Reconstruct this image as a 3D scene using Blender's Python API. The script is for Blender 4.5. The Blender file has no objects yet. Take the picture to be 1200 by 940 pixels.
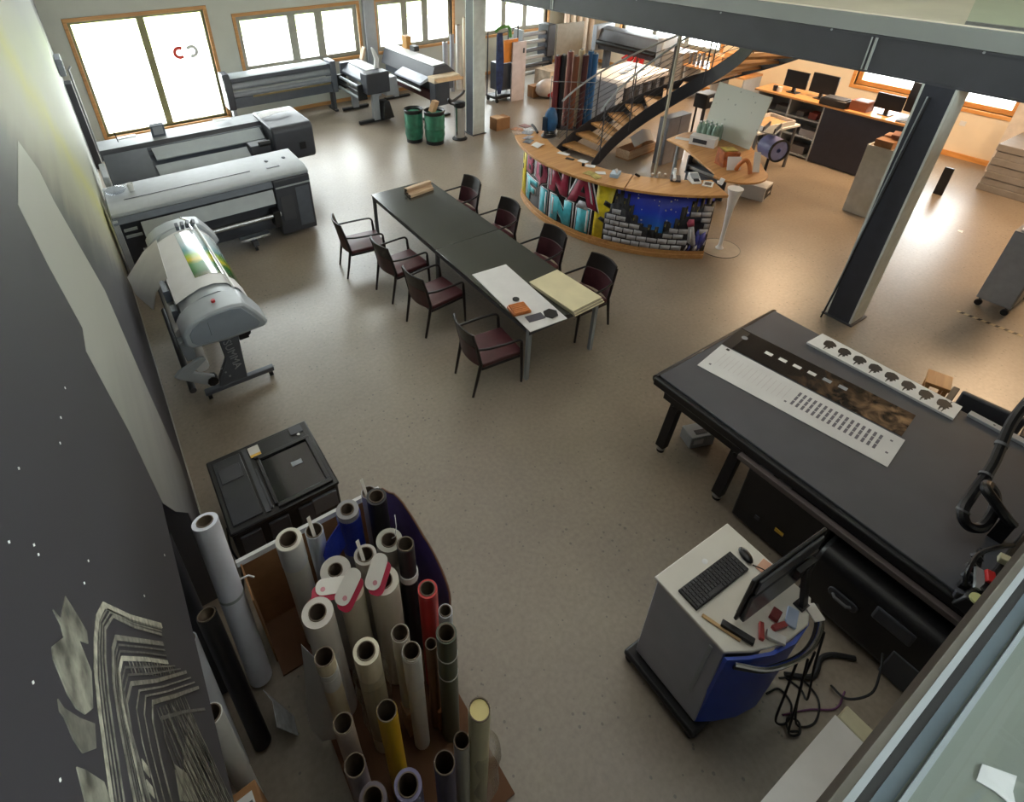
import bpy, bmesh, math, random
from mathutils import Vector, Matrix, Euler
random.seed(7)
S = bpy.context.scene
COL = S.collection
PI = math.pi

# ------------------------------------------------------------------ camera
cam_d = bpy.data.cameras.new('camera')
cam = bpy.data.objects.new('camera', cam_d); COL.objects.link(cam)
right = Vector((0.843403, -0.536997, -0.017478))
down = Vector((-0.309591, -0.459141, -0.832672))
fwd = Vector((0.439118, 0.707689, -0.55349))
cam.matrix_world = Matrix(((right.x, -down.x, -fwd.x, 0), (right.y, -down.y, -fwd.y, 0),
                           (right.z, -down.z, -fwd.z, 4.57), (0, 0, 0, 1)))
cam_d.sensor_fit = 'HORIZONTAL'; cam_d.sensor_width = 36.0
cam_d.lens = 673.61 / 1200 * 36.0
cam_d.shift_x = (600 - 531.80) / 1200
cam_d.shift_y = -(470 - 326.91) / 1200
cam_d.clip_start = 0.02; cam_d.clip_end = 200
S.camera = cam

# ------------------------------------------------------------------ light and exposure
S.view_settings.view_transform = 'Standard'; S.view_settings.look = 'None'
S.view_settings.gamma = 1.0; S.view_settings.use_curve_mapping = False
S.view_settings.exposure = 0.5
W = bpy.data.worlds.new('overcast_sky'); S.world = W; W.use_nodes = True
bgn = W.node_tree.nodes['Background']
bgn.inputs['Color'].default_value = (0.93, 0.97, 1.0, 1); bgn.inputs['Strength'].default_value = 15.0

def area_light(name, loc, sx, sy, rot, power, col=(1, 1, 1), portal=False, spread=180):
    d = bpy.data.lights.new(name, 'AREA'); d.shape = 'RECTANGLE'; d.size = sx; d.size_y = sy
    d.energy = power; d.color = col; d.spread = math.radians(spread)
    o = bpy.data.objects.new(name, d); COL.objects.link(o); o.location = loc; o.rotation_euler = rot
    if portal: d.cycles.is_portal = True
    return o
# portals only guide the sampling of the daylight that enters through the real openings
area_light('portal_back_a', (1.43, 15.16, 1.38), 2.6, 2.3, (-PI/2, 0, 0), 1, portal=True)
area_light('portal_back_b', (4.95, 15.16, 1.73), 3.0, 1.2, (-PI/2, 0, 0), 1, portal=True)
area_light('portal_back_c', (9.9, 15.16, 1.7), 5.9, 1.2, (-PI/2, 0, 0), 1, portal=True)
area_light('portal_right_a', (14.78, 11.4, 1.6), 1.3, 3.6, (0, PI/2, 0), 1, portal=True)
area_light('portal_right_b', (14.78, 4.8, 1.6), 1.2, 2.9, (0, PI/2, 0), 1, portal=True)
area_light('portal_high', (3.8, 15.16, 4.75), 5.5, 1.6, (-PI/2, 0, 0), 1, portal=True)
area_light('portal_gallery_a', (3.5, -3.5, 4.8), 6.5, 1.3, (PI/2, 0, 0), 1, portal=True)
# added overhead fill light above the hall, and the warm ceiling lamps under the upper floor
area_light('overhead_fill_light', (3.2, 5.2, 6.42), 4.6, 10.0, (0, 0, 0), 75, (1, .93, .84))
for lx, ly in ((11.6, 1.2), (11.6, 5.2), (12.2, 9.4)):
    area_light('warm_ceiling_lamp', (lx, ly, 3.2), 1.2, 1.2, (0, 0, 0), 105, (1, .68, .4))

# ------------------------------------------------------------------ helpers
def lin(c):
    return tuple(((x/12.92) if x <= .04045 else ((x+.055)/1.055)**2.4) for x in c)
def rgb(h):
    return lin((int(h[0:2], 16)/255, int(h[2:4], 16)/255, int(h[4:6], 16)/255))
MATS = {}
def mat(name, hexc, rough=.5, metal=0., var=.06, scale=8., spec=.5, bump=0., coat=0., trans=0.):
    """one procedural material: base colour broken up by noise, fine relief"""
    if name in MATS: return MATS[name]
    m = bpy.data.materials.new(name); m.use_nodes = True
    nt = m.node_tree; b = nt.nodes['Principled BSDF']
    c = rgb(hexc)
    tc = nt.nodes.new('ShaderNodeTexCoord'); no = nt.nodes.new('ShaderNodeTexNoise')
    no.inputs['Scale'].default_value = scale; no.inputs['Detail'].default_value = 4
    nt.links.new(tc.outputs['Object'], no.inputs['Vector'])
    rp = nt.nodes.new('ShaderNodeValToRGB')
    lo = tuple(max(0, x*(1-var*1.6)) for x in c); hi = tuple(min(1, x*(1+var*1.6)) for x in c)
    rp.color_ramp.elements[0].position = .3; rp.color_ramp.elements[0].color = (*lo, 1)
    rp.color_ramp.elements[1].position = .7; rp.color_ramp.elements[1].color = (*hi, 1)
    nt.links.new(no.outputs['Fac'], rp.inputs['Fac']); nt.links.new(rp.outputs['Color'], b.inputs['Base Color'])
    b.inputs['Roughness'].default_value = rough; b.inputs['Metallic'].default_value = metal
    b.inputs['Specular IOR Level'].default_value = spec; b.inputs['Coat Weight'].default_value = coat
    if trans: b.inputs['Transmission Weight'].default_value = trans
    if bump:
        bp = nt.nodes.new('ShaderNodeBump'); bp.inputs['Strength'].default_value = bump; bp.inputs['Distance'].default_value = .01
        n2 = nt.nodes.new('ShaderNodeTexNoise'); n2.inputs['Scale'].default_value = scale*6
        nt.links.new(tc.outputs['Object'], n2.inputs['Vector'])
        nt.links.new(n2.outputs['Fac'], bp.inputs['Height']); nt.links.new(bp.outputs['Normal'], b.inputs['Normal'])
    MATS[name] = m
    return m
def wood(name, hexa, hexb, rough=.45, axis=0, scale=3.):
    if name in MATS: return MATS[name]
    m = bpy.data.materials.new(name); m.use_nodes = True
    nt = m.node_tree; b = nt.nodes['Principled BSDF']
    tc = nt.nodes.new('ShaderNodeTexCoord'); mp = nt.nodes.new('ShaderNodeMapping')
    sc = [scale*8]*3; sc[axis] = scale*.7
    mp.inputs['Scale'].default_value = sc
    no = nt.nodes.new('ShaderNodeTexNoise'); no.inputs['Scale'].default_value = 1.; no.inputs['Detail'].default_value = 6
    no.inputs['Distortion'].default_value = .6
    rp = nt.nodes.new('ShaderNodeValToRGB')
    rp.color_ramp.elements[0].position = .3; rp.color_ramp.elements[0].color = (*rgb(hexa), 1)
    rp.color_ramp.elements[1].position = .72; rp.color_ramp.elements[1].color = (*rgb(hexb), 1)
    L = nt.links.new
    L(tc.outputs['Object'], mp.inputs['Vector']); L(mp.outputs['Vector'], no.inputs['Vector'])
    L(no.outputs['Fac'], rp.inputs['Fac']); L(rp.outputs['Color'], b.inputs['Base Color'])
    b.inputs['Roughness'].default_value = rough
    MATS[name] = m
    return m
def glass(name, tint=(1, 1, 1), gloss=.06, rough=.02):
    if name in MATS: return MATS[name]
    m = bpy.data.materials.new(name); m.use_nodes = True
    nt = m.node_tree; nt.nodes.remove(nt.nodes['Principled BSDF'])
    out = nt.nodes['Material Output']
    t = nt.nodes.new('ShaderNodeBsdfTransparent'); t.inputs['Color'].default_value = (*tint, 1)
    g = nt.nodes.new('ShaderNodeBsdfGlossy'); g.inputs['Roughness'].default_value = rough
    lw = nt.nodes.new('ShaderNodeLayerWeight'); lw.inputs['Blend'].default_value = .5
    pw = nt.nodes.new('ShaderNodeMath'); pw.operation = 'POWER'; pw.inputs[1].default_value = 4.
    nt.links.new(lw.outputs['Facing'], pw.inputs[0])
    fr = nt.nodes.new('ShaderNodeMath'); fr.operation = 'MULTIPLY_ADD'; fr.inputs[1].default_value = gloss*5; fr.inputs[2].default_value = gloss*.5
    nt.links.new(pw.outputs[0], fr.inputs[0])
    mx = nt.nodes.new('ShaderNodeMixShader')
    L = nt.links.new
    L(fr.outputs[0], mx.inputs['Fac']); L(t.outputs['BSDF'], mx.inputs[1]); L(g.outputs['BSDF'], mx.inputs[2])
    L(mx.outputs['Shader'], out.inputs['Surface'])
    MATS[name] = m
    return m

class MB:
    """collects shapes that become ONE mesh object"""
    def __init__(s): s.v = []; s.f = []
    def add(s, vs, fs):
        n = len(s.v); s.v += [tuple(v) for v in vs]; s.f += [tuple(i+n for i in f) for f in fs]; return s
    def box(s, x0, y0, z0, x1, y1, z1):
        x0, x1 = min(x0, x1), max(x0, x1); y0, y1 = min(y0, y1), max(y0, y1); z0, z1 = min(z0, z1), max(z0, z1)
        return s.add([(x0,y0,z0),(x1,y0,z0),(x1,y1,z0),(x0,y1,z0),(x0,y0,z1),(x1,y0,z1),(x1,y1,z1),(x0,y1,z1)],
                     [(0,3,2,1),(4,5,6,7),(0,1,5,4),(1,2,6,5),(2,3,7,6),(3,0,4,7)])
    def obox(s, c, size, rot=(0, 0, 0)):
        R = Euler(rot).to_matrix() if not isinstance(rot, Matrix) else rot
        hx, hy, hz = size[0]/2, size[1]/2, size[2]/2
        P = [(-hx,-hy,-hz),(hx,-hy,-hz),(hx,hy,-hz),(-hx,hy,-hz),(-hx,-hy,hz),(hx,-hy,hz),(hx,hy,hz),(-hx,hy,hz)]
        return s.add([Vector(c) + R @ Vector(p) for p in P],
                     [(0,3,2,1),(4,5,6,7),(0,1,5,4),(1,2,6,5),(2,3,7,6),(3,0,4,7)])
    def beam(s, p0, p1, w, h, up=(0, 0, 1)):
        """box from p0 to p1, width w across, height h along up"""
        p0, p1 = Vector(p0), Vector(p1); d = (p1-p0); L = d.length; d.normalize()
        u = Vector(up); a = d.cross(u)
        if a.length < 1e-4: a = d.cross(Vector((1, 0, 0)))
        a.normalize(); u = a.cross(d)
        vs = []
        for p in (p0, p1):
            for i, j in ((-1,-1),(1,-1),(1,1),(-1,1)): vs.append(p + a*(i*w/2) + u*(j*h/2))
        return s.add(vs, [(3,2,1,0),(4,5,6,7),(0,1,5,4),(1,2,6,5),(2,3,7,6),(3,0,4,7)])
    def hexa(s, bot, top):
        """8 corners: bottom loop and top loop, counter-clockwise from above"""
        return s.add(list(bot)+list(top), [(3,2,1,0),(4,5,6,7),(0,1,5,4),(1,2,6,5),(2,3,7,6),(3,0,4,7)])
    def prism(s, pts, plane, a, b):
        def P(p, t):
            return {'xy': (p[0], p[1], t), 'xz': (p[0], t, p[1]), 'yz': (t, p[0], p[1])}[plane]
        n = len(pts)
        ar = sum(pts[i][0]*pts[(i+1) % n][1]-pts[(i+1) % n][0]*pts[i][1] for i in range(n))
        q = list(pts) if ar > 0 else list(pts)[::-1]
        if plane == 'xz': q = q[::-1]
        lo, hi = min(a, b), max(a, b)
        vs = [P(p, lo) for p in q]+[P(p, hi) for p in q]
        fs = [tuple(range(n))[::-1], tuple(range(n, 2*n))]+[(i, (i+1) % n, n+(i+1) % n, n+i) for i in range(n)]
        return s.add(vs, fs)
    def frame_of(s, d):
        d = Vector(d).normalized(); a = d.orthogonal().normalized(); return a, d.cross(a)
    def cyl(s, p0, p1, r0, r1=None, seg=14):
        p0, p1 = Vector(p0), Vector(p1); r1 = r0 if r1 is None else r1
        a, b = s.frame_of(p1-p0); vs = []
        for p, r in ((p0, r0), (p1, r1)):
            for k in range(seg):
                t = 2*PI*k/seg; vs.append(p+a*(r*math.cos(t))+b*(r*math.sin(t)))
        fs = [tuple(range(seg))[::-1], tuple(range(seg, 2*seg))]
        fs += [(k, (k+1) % seg, seg+(k+1) % seg, seg+k) for k in range(seg)]
        return s.add(vs, fs)
    def ring(s, p0, p1, ro, ri, seg=22):
        p0, p1 = Vector(p0), Vector(p1); a, b = s.frame_of(p1-p0); vs = []
        for p, r in ((p0, ro), (p1, ro), (p1, ri), (p0, ri)):
            for k in range(seg):
                t = 2*PI*k/seg; vs.append(p+a*(r*math.cos(t))+b*(r*math.sin(t)))
        fs = []
        for j in range(4):
            for k in range(seg):
                j2 = (j+1) % 4
                fs.append((j*seg+k, j*seg+(k+1) % seg, j2*seg+(k+1) % seg, j2*seg+k))
        return s.add(vs, fs)
    def tube(s, pts, r, seg=8, closed=False):
        pts = [Vector(p) for p in pts]; n = len(pts); vs = []; a = None
        for i in range(n):
            if closed: d = pts[(i+1) % n]-pts[i-1]
            else: d = pts[min(i+1, n-1)]-pts[max(i-1, 0)]
            d.normalize()
            if a is None: a = d.orthogonal().normalized()
            else:
                a = a-d*a.dot(d)
                if a.length < 1e-5: a = d.orthogonal()
                a.normalize()
            b = d.cross(a)
            rr = r[i] if isinstance(r, (list, tuple)) else r
            for k in range(seg):
                t = 2*PI*k/seg; vs.append(pts[i]+a*(rr*math.cos(t))+b*(rr*math.sin(t)))
        fs = []
        for i in range(n if closed else n-1):
            j = (i+1) % n
            for k in range(seg):
                fs.append((i*seg+k, i*seg+(k+1) % seg, j*seg+(k+1) % seg, j*seg+k))
        if not closed: fs += [tuple(range(seg))[::-1], tuple(range((n-1)*seg, n*seg))]
        return s.add(vs, fs)
    def lathe(s, prof, c=(0, 0, 0), seg=20):
        c = Vector(c); n = len(prof); vs = []
        for r, z in prof:
            for k in range(seg):
                t = 2*PI*k/seg; vs.append(c+Vector((r*math.cos(t), r*math.sin(t), z)))
        fs = []
        for i in range(n-1):
            for k in range(seg):
                fs.append((i*seg+k, i*seg+(k+1) % seg, (i+1)*seg+(k+1) % seg, (i+1)*seg+k))
        fs += [tuple(range(seg))[::-1], tuple(range((n-1)*seg, n*seg))]
        return s.add(vs, fs)
    def ball(s, c, r, seg=14, rings=8, rot=(0, 0, 0)):
        r = (r, r, r) if not isinstance(r, (tuple, list)) else r
        R = Euler(rot).to_matrix(); c = Vector(c); vs = []
        for i in range(1, rings):
            p = PI*i/rings
            for k in range(seg):
                t = 2*PI*k/seg
                vs.append(c+R @ Vector((r[0]*math.sin(p)*math.cos(t), r[1]*math.sin(p)*math.sin(t), r[2]*math.cos(p))))
        vs += [c+R @ Vector((0, 0, r[2])), c+R @ Vector((0, 0, -r[2]))]
        fs = []
        for i in range(rings-2):
            for k in range(seg):
                fs.append((i*seg+k, (i+1)*seg+k, (i+1)*seg+(k+1) % seg, i*seg+(k+1) % seg))
        T = len(vs)-2
        for k in range(seg):
            fs.append((T, k, (k+1) % seg)); fs.append((T+1, (rings-2)*seg+(k+1) % seg, (rings-2)*seg+k))
        return s.add(vs, fs)
    def slab(s, rows, t, n=None):
        """a grid of points (rows x cols) given thickness t along the mean normal (or n)"""
        rows = [[Vector(p) for p in r] for r in rows]; R, C = len(rows), len(rows[0])
        if n is None:
            n = (rows[0][-1]-rows[0][0]).cross(rows[-1][0]-rows[0][0]).normalized()
        n = Vector(n)*t
        vs = [p for r in rows for p in r]+[p+n for r in rows for p in r]; o = R*C; fs = []
        for i in range(R-1):
            for j in range(C-1):
                q = (i*C+j, i*C+j+1, (i+1)*C+j+1, (i+1)*C+j)
                fs.append(q[::-1]); fs.append(tuple(x+o for x in q))
        edge = [j for j in range(C)]+[i*C+C-1 for i in range(1, R)]+[(R-1)*C+j for j in range(C-2, -1, -1)]+[i*C for i in range(R-2, 0, -1)]
        m = len(edge)
        for k in range(m):
            a, b = edge[k], edge[(k+1) % m]; fs.append((a, b, b+o, a+o))
        return s.add(vs, fs)
    def mesh(s, name, m=None, smooth=35):
        me = bpy.data.meshes.new(name); me.from_pydata(s.v, [], s.f); me.validate(); me.update()
        if m: me.materials.append(m)
        if smooth:
            me.polygons.foreach_set('use_smooth', [True]*len(me.polygons)); me.set_sharp_from_angle(angle=math.radians(smooth))
        return me
    def build(s, name, m, parent=None, bevel=0., smooth=35, label=None, loc=None, rot=None, stuff=False):
        o = bpy.data.objects.new(name, s.mesh(name, m, smooth)); COL.objects.link(o)
        if parent is not None: o.parent = parent
        if loc: o.location = loc
        if rot: o.rotation_euler = rot
        if bevel:
            md = o.modifiers.new('bevel', 'BEVEL'); md.width = bevel; md.segments = 2
            md.limit_method = 'ANGLE'; md.angle_limit = math.radians(40)
        if label: o['label'] = label
        if stuff: o['kind'] = 'stuff'
        return o
def thing(name, label, cat, loc=(0, 0, 0), rz=0., group=None, rot=None):
    o = bpy.data.objects.new(name, None); COL.objects.link(o)
    o.empty_display_size = .1; o.location = loc; o.rotation_euler = rot if rot else (0, 0, rz)
    return tag(o, label, cat, group)
def tag(o, label, cat, group=None):
    o['label'] = label; o['category'] = cat
    if group: o['group'] = group
    return o
def struct(o): o['kind'] = 'structure'; return o
def sroot(name, loc=(0, 0, 0)):
    o = bpy.data.objects.new(name, None); COL.objects.link(o); o.location = loc; o.empty_display_size = .1
    return struct(o)
def copy_tree(o, parent=None):
    c = o.copy(); COL.objects.link(c)
    if parent is not None: c.parent = parent
    for ch in list(o.children): copy_tree(ch, c)
    return c
def arc(c, r, a0, a1, n):
    return [(c[0]+r*math.cos(math.radians(a0+(a1-a0)*i/n)), c[1]+r*math.sin(math.radians(a0+(a1-a0)*i/n))) for i in range(n+1)]
def spline(pts, n=8):
    """Catmull-Rom through the points"""
    P = [Vector(p) for p in pts]; P = [P[0]*2-P[1]]+P+[P[-1]*2-P[-2]]; out = []
    for i in range(1, len(P)-2):
        a, b, c, d = P[i-1:i+3]
        for k in range(n):
            t = k/n
            out.append(.5*((2*b)+(c-a)*t+(2*a-5*b+4*c-d)*t*t+(3*b-a-3*c+d)*t**3))
    out.append(P[-2]); return out
def rrect(x0, y0, x1, y1, r, n=4):
    out = []
    for cx, cy, a in ((x1-r, y0+r, -90), (x1-r, y1-r, 0), (x0+r, y1-r, 90), (x0+r, y0+r, 180)):
        out += arc((cx, cy), r, a, a+90, n)
    return out

# ------------------------------------------------------------------ materials
def concrete():
    m = bpy.data.materials.new('polished_concrete'); m.use_nodes = True
    nt = m.node_tree; b = nt.nodes['Principled BSDF']; L = nt.links.new
    tc = nt.nodes.new('ShaderNodeTexCoord')
    n1 = nt.nodes.new('ShaderNodeTexNoise'); n1.inputs['Scale'].default_value = .55; n1.inputs['Detail'].default_value = 6; n1.inputs['Roughness'].default_value = .6
    n2 = nt.nodes.new('ShaderNodeTexNoise'); n2.inputs['Scale'].default_value = 26; n2.inputs['Detail'].default_value = 5
    vo = nt.nodes.new('ShaderNodeTexVoronoi'); vo.inputs['Scale'].default_value = 17.; vo.inputs['Randomness'].default_value = 1.
    n3 = nt.nodes.new('ShaderNodeTexNoise'); n3.inputs['Scale'].default_value = .8
    for n in (n1, n2, vo, n3): L(tc.outputs['Object'], n.inputs['Vector'])
    r1 = nt.nodes.new('ShaderNodeValToRGB')
    r1.color_ramp.elements[0].position = .3; r1.color_ramp.elements[0].color = (*rgb('7e7266'), 1)
    r1.color_ramp.elements[1].position = .72; r1.color_ramp.elements[1].color = (*rgb('958979'), 1)
    L(n1.outputs['Fac'], r1.inputs['Fac'])
    r2 = nt.nodes.new('ShaderNodeValToRGB')
    r2.color_ramp.elements[0].position = .3; r2.color_ramp.elements[0].color = (.82, .82, .82, 1)
    r2.color_ramp.elements[1].position = .7; r2.color_ramp.elements[1].color = (1.1, 1.1, 1.1, 1)
    L(n2.outputs['Fac'], r2.inputs['Fac'])
    mx = nt.nodes.new('ShaderNodeMix'); mx.data_type = 'RGBA'; mx.blend_type = 'MULTIPLY'; mx.inputs[0].default_value = .8
    L(r1.outputs['Color'], mx.inputs[6]); L(r2.outputs['Color'], mx.inputs[7])
    # small dark pits and stones of the aggregate, denser in patches
    sub = nt.nodes.new('ShaderNodeMath'); sub.operation = 'MULTIPLY_ADD'; sub.inputs[1].default_value = .37; sub.inputs[2].default_value = -.04
    L(n3.outputs['Fac'], sub.inputs[0])
    lt = nt.nodes.new('ShaderNodeMath'); lt.operation = 'LESS_THAN'
    L(vo.outputs['Distance'], lt.inputs[0]); L(sub.outputs[0], lt.inputs[1])
    vc = nt.nodes.new('ShaderNodeSeparateColor'); L(vo.outputs['Color'], vc.inputs[0])
    gt = nt.nodes.new('ShaderNodeMath'); gt.operation = 'GREATER_THAN'; gt.inputs[1].default_value = .62
    L(vc.outputs[0], gt.inputs[0])
    an = nt.nodes.new('ShaderNodeMath'); an.operation = 'MULTIPLY'; L(lt.outputs[0], an.inputs[0]); L(gt.outputs[0], an.inputs[1])
    an2 = nt.nodes.new('ShaderNodeMath'); an2.operation = 'MULTIPLY'; an2.inputs[1].default_value = .6; L(an.outputs[0], an2.inputs[0])
    m2 = nt.nodes.new('ShaderNodeMix'); m2.data_type = 'RGBA'; L(an2.outputs[0], m2.inputs[0])
    L(mx.outputs[2], m2.inputs[6]); m2.inputs[7].default_value = (*rgb('4a4540'), 1)
    L(m2.outputs[2], b.inputs['Base Color'])
    rr = nt.nodes.new('ShaderNodeMapRange'); rr.inputs['To Min'].default_value = .285; rr.inputs['To Max'].default_value = .4
    L(n1.outputs['Fac'], rr.inputs['Value']); L(rr.outputs[0], b.inputs['Roughness'])
    b.inputs['Specular IOR Level'].default_value = .8
    bp = nt.nodes.new('ShaderNodeBump'); bp.inputs['Strength'].default_value = .03; L(n2.outputs['Fac'], bp.inputs['Height']); L(bp.outputs['Normal'], b.inputs['Normal'])
    return m
M_FLOOR = concrete()
M_WALL = mat('white_wall_paint', 'bdbeb4', .8, var=.02, scale=3)
M_CREAM = mat('cream_wall_paint', 'e6d5ba', .8, var=.02, scale=3)
M_CEIL = mat('ceiling_paint', 'e4e3de', .85, var=.02)
M_DWALL = mat('dark_wall_paint', '4a494b', .55, var=.08, scale=2.5)
M_STEEL = mat('grey_steel_paint', '5a5b5e', .5, var=.04, scale=3)
M_STEELD = mat('dark_steel_paint', '434449', .55, var=.05, scale=3)
M_STEELL = mat('light_steel_paint', 'a3a8a5', .5, var=.04, scale=3)
M_BLACK = mat('black_plastic', '101013', .45, var=.1, scale=20)
M_BLACKS = mat('black_satin', '151519', .32, var=.08, scale=10)
M_RUBBER = mat('black_rubber', '0f0f11', .7, var=.1)
M_CHAR = mat('charcoal_plastic', '3b3d44', .45, var=.05, scale=10)
M_CHARL = mat('slate_plastic', '585d66', .45, var=.05, scale=10)
M_GREY = mat('grey_plastic', '8f959d', .45, var=.04, scale=10)
M_LGREY = mat('light_grey_plastic', '9fa3a8', .42, var=.03, scale=10)
M_PALE = mat('pale_grey_metal', '999fa3', .4, var=.03, scale=6)
M_WHITE = mat('white_plastic', 'dedede', .4, var=.02, scale=10)
M_PAPER = mat('white_paper', 'd4d3d3', .7, var=.03, scale=5)
M_CHROME = mat('chrome', 'cfd2d6', .18, metal=1., var=.03)
M_ALU = mat('brushed_aluminium', 'b4b6b8', .35, metal=.9, var=.06, scale=30)
M_CARD = mat('brown_cardboard', '9a6f49', .8, var=.1, scale=6)
M_CARDL = mat('pale_cardboard', 'b99570', .8, var=.08, scale=6)
M_OAK = wood('oak_wood', 'b07c48', 'c99760', .4)
M_OAKY = wood('oak_wood_lengthwise', 'b07c48', 'c99760', .4, axis=1)
M_PINE = wood('window_pine', 'ad7c48', 'c8955c', .45)
M_PINEO = wood('orange_pine', 'c98540', 'dfa05a', .45, axis=1)
M_GLASS = glass('window_glass', (.97, .99, .98), .06)
M_RED = mat('red_film', 'c02a2c', .35, var=.05)
M_CORE = mat('roll_core_board', '8d7c68', .8, var=.08, scale=20)

# ------------------------------------------------------------------ the room
struct(MB().box(-1.2, -3.4, -.12, 14.75, 15.2, 0).build('floor', M_FLOOR))
# left wall: a low niche under the mural where rolls stand
wl = MB()
wl.box(-.6, 3.05, 0, -.31, 15.1, 6.5).box(-.6, -3.3, 2.15, -.31, 3.05, 6.5).box(-1.1, -3.3, 0, -.9, 3.05, 2.15).box(-.9, 2.95, 0, -.6, 3.05, 2.15).box(-.9, -3.3, 2.1, -.6, 3.05, 2.15)
struct(wl.build('wall_left', M_DWALL))
struct(MB().box(-.31, 3.06, 0, -.296, 14.8, .06).build('baseboard_left', mat('thin_pale_skirting', '9d9a94', .6)))
def wall_holes(axis, t0, t1, a0, a1, z0, z1, holes):
    """wall with rectangular openings; holes sorted along the wall: (a0, a1, z0, z1)"""
    m = MB(); cur = a0
    def bx(p, q, r, s):
        if q-p < 1e-4 or s-r < 1e-4: return
        if axis == 'x': m.box(p, t0, r, q, t1, s)
        else: m.box(t0, p, r, t1, q, s)
    for h0, h1, hz0, hz1 in holes:
        bx(cur, h0, z0, z1); bx(h0, h1, z0, hz0); bx(h0, h1, hz1, z1); cur = h1
    bx(cur, a1, z0, z1)
    return m
BW = [(.1, 2.77, .18, 2.58), (3.43, 6.47, 1.13, 2.35), (7.0, 9.35, 1.13, 2.35), (10.25, 12.85, 1.13, 2.35)]
BW_UP = [(1.0, 6.6, 3.9, 5.6)]
wb = wall_holes('x', 14.86, 15.08, -.6, 14.7, 0, 3.2, BW); wu = wall_holes('x', 14.86, 15.08, -.6, 14.7, 3.2, 6.5, BW_UP)
struct(wb.add(wu.v, wu.f).build('wall_back', M_WALL))
RW = [(3.35, 4.5, .96, 2.25), (4.95, 6.25, .96, 2.25), (9.7, 13.2, .96, 2.25)]
struct(wall_holes('y', 14.43, 14.65, -3.4, 15.1, 0, 6.5, RW).build('wall_right', M_CREAM))
struct(wall_holes('x', -3.45, -3.25, -1.1, 14.7, 0, 6.5, [(.2, 6.8, 4.1, 5.5)]).build('wall_front', M_WALL))
struct(MB().box(-1.1, -3.4, 6.5, 14.7, 15.1, 6.65).build('ceiling', M_CEIL))
M_FRAMEG = mat('grey_window_frame', '9b9a8d', .55, var=.05)
def window(n, axis, t0, a0, a1, z0, z1, mull, inner, outer, f=.1):
    """a window in a wall: wooden lining, sash frame, mullions, panes"""
    r = sroot('window_%d' % n, (a0, t0, z0) if axis == 'x' else (t0, a0, z0))
    Lg, Hh = a1-a0, z1-z0
    def B(m, p, q, d0, d1, r0, r1):
        if axis == 'x': m.box(p, d0, r0, q, d1, r1)
        else: m.box(d0, p, r0, d1, q, r1)
    w = .075
    lin_ = MB()
    B(lin_, -w, Lg+w, -.03, .2, -w, 0); B(lin_, -w, Lg+w, -.03, .2, Hh, Hh+w)
    B(lin_, -w, 0, -.03, .2, 0, Hh); B(lin_, Lg, Lg+w, -.03, .2, 0, Hh)
    lin_.build('window_lining', outer, r, bevel=.006)
    fr = MB()
    B(fr, 0, Lg, .06, .13, 0, f); B(fr, 0, Lg, .06, .13, Hh-f, Hh); B(fr, 0, f, .06, .13, f, Hh-f); B(fr, Lg-f, Lg, .06, .13, f, Hh-f)
    fr.build('sash_frame', inner, r, bevel=.006)
    xs = [f]
    for c, wd in mull:
        m = MB(); B(m, c-wd/2, c+wd/2, .06, .13, f, Hh-f); m.build('mullion', inner, r, bevel=.006); xs += [c-wd/2, c+wd/2]
    xs.append(Lg-f)
    for i in range(0, len(xs), 2):
        p = MB(); B(p, xs[i], xs[i+1], .09, .1, f, Hh-f); p.build('pane', M_GLASS, r)
    return r
M_FRAMEOL = mat('olive_window_frame', '84805a', .5, var=.08)
w1 = window(1, 'x', 14.86, .1, 2.77, .18, 2.58, [(1.36, .15)], M_FRAMEOL, M_PINE, .055)
window(2, 'x', 14.86, 3.43, 6.47, 1.13, 2.35, [(1.33, .2), (2.02, .2)], M_FRAMEG, M_PINE)
window(3, 'x', 14.86, 7.0, 9.35, 1.13, 2.35, [(.86, .18), (1.5, .18)], M_FRAMEG, M_PINE)
window(4, 'x', 14.86, 10.25, 12.85, 1.13, 2.35, [(.95, .16), (1.75, .16)], M_FRAMEG, M_PINE)
window(5, 'y', 14.43, 3.35, 4.5, .96, 2.25, [], M_PINEO, M_PINEO)
window(6, 'y', 14.43, 4.95, 6.25, .96, 2.25, [], M_PINEO, M_PINEO)
window(7, 'y', 14.43, 9.7, 13.2, .96, 2.25, [(1.15, .14), (2.3, .14)], M_FRAMEG, M_PINEO)
# red broken ring with a grey one, stuck on the right pane of the first window
for nm, c, hexc, a0, a1 in (('window_sticker', 1.97, 'd8402f', 50, 310), ('window_sticker', 2.24, 'e0e4e2', -120, 150)):
    o_, i_ = arc((c, 1.55), .14, a0, a1, 16), arc((c, 1.55), .065, a1, a0, 16)
    MB().slab([[(x, .084, z) for x, z in o_], [(x, .084, z) for x, z in i_[::-1]]], .003).build(nm, mat('sticker_'+hexc, hexc, .5), w1)
# high windows of the hall: above the back wall windows, and behind the gallery we stand on
window(8, 'x', 14.86, 1.0, 6.6, 3.9, 5.6, [(1.9, .12), (3.8, .12)], M_FRAMEG, M_PINE)
window(9, 'x', -3.4, .2, 6.8, 4.1, 5.5, [(2.2, .12), (4.4, .12)], M_FRAMEG, M_PINE)
struct(MB().box(2.9, 14.835, 0, 14.42, 14.86, .09).build('baseboard_back', M_PINE))
struct(MB().box(14.4, -3.2, 0, 14.43, 14.8, .1).build('baseboard_right', M_PINEO))
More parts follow.
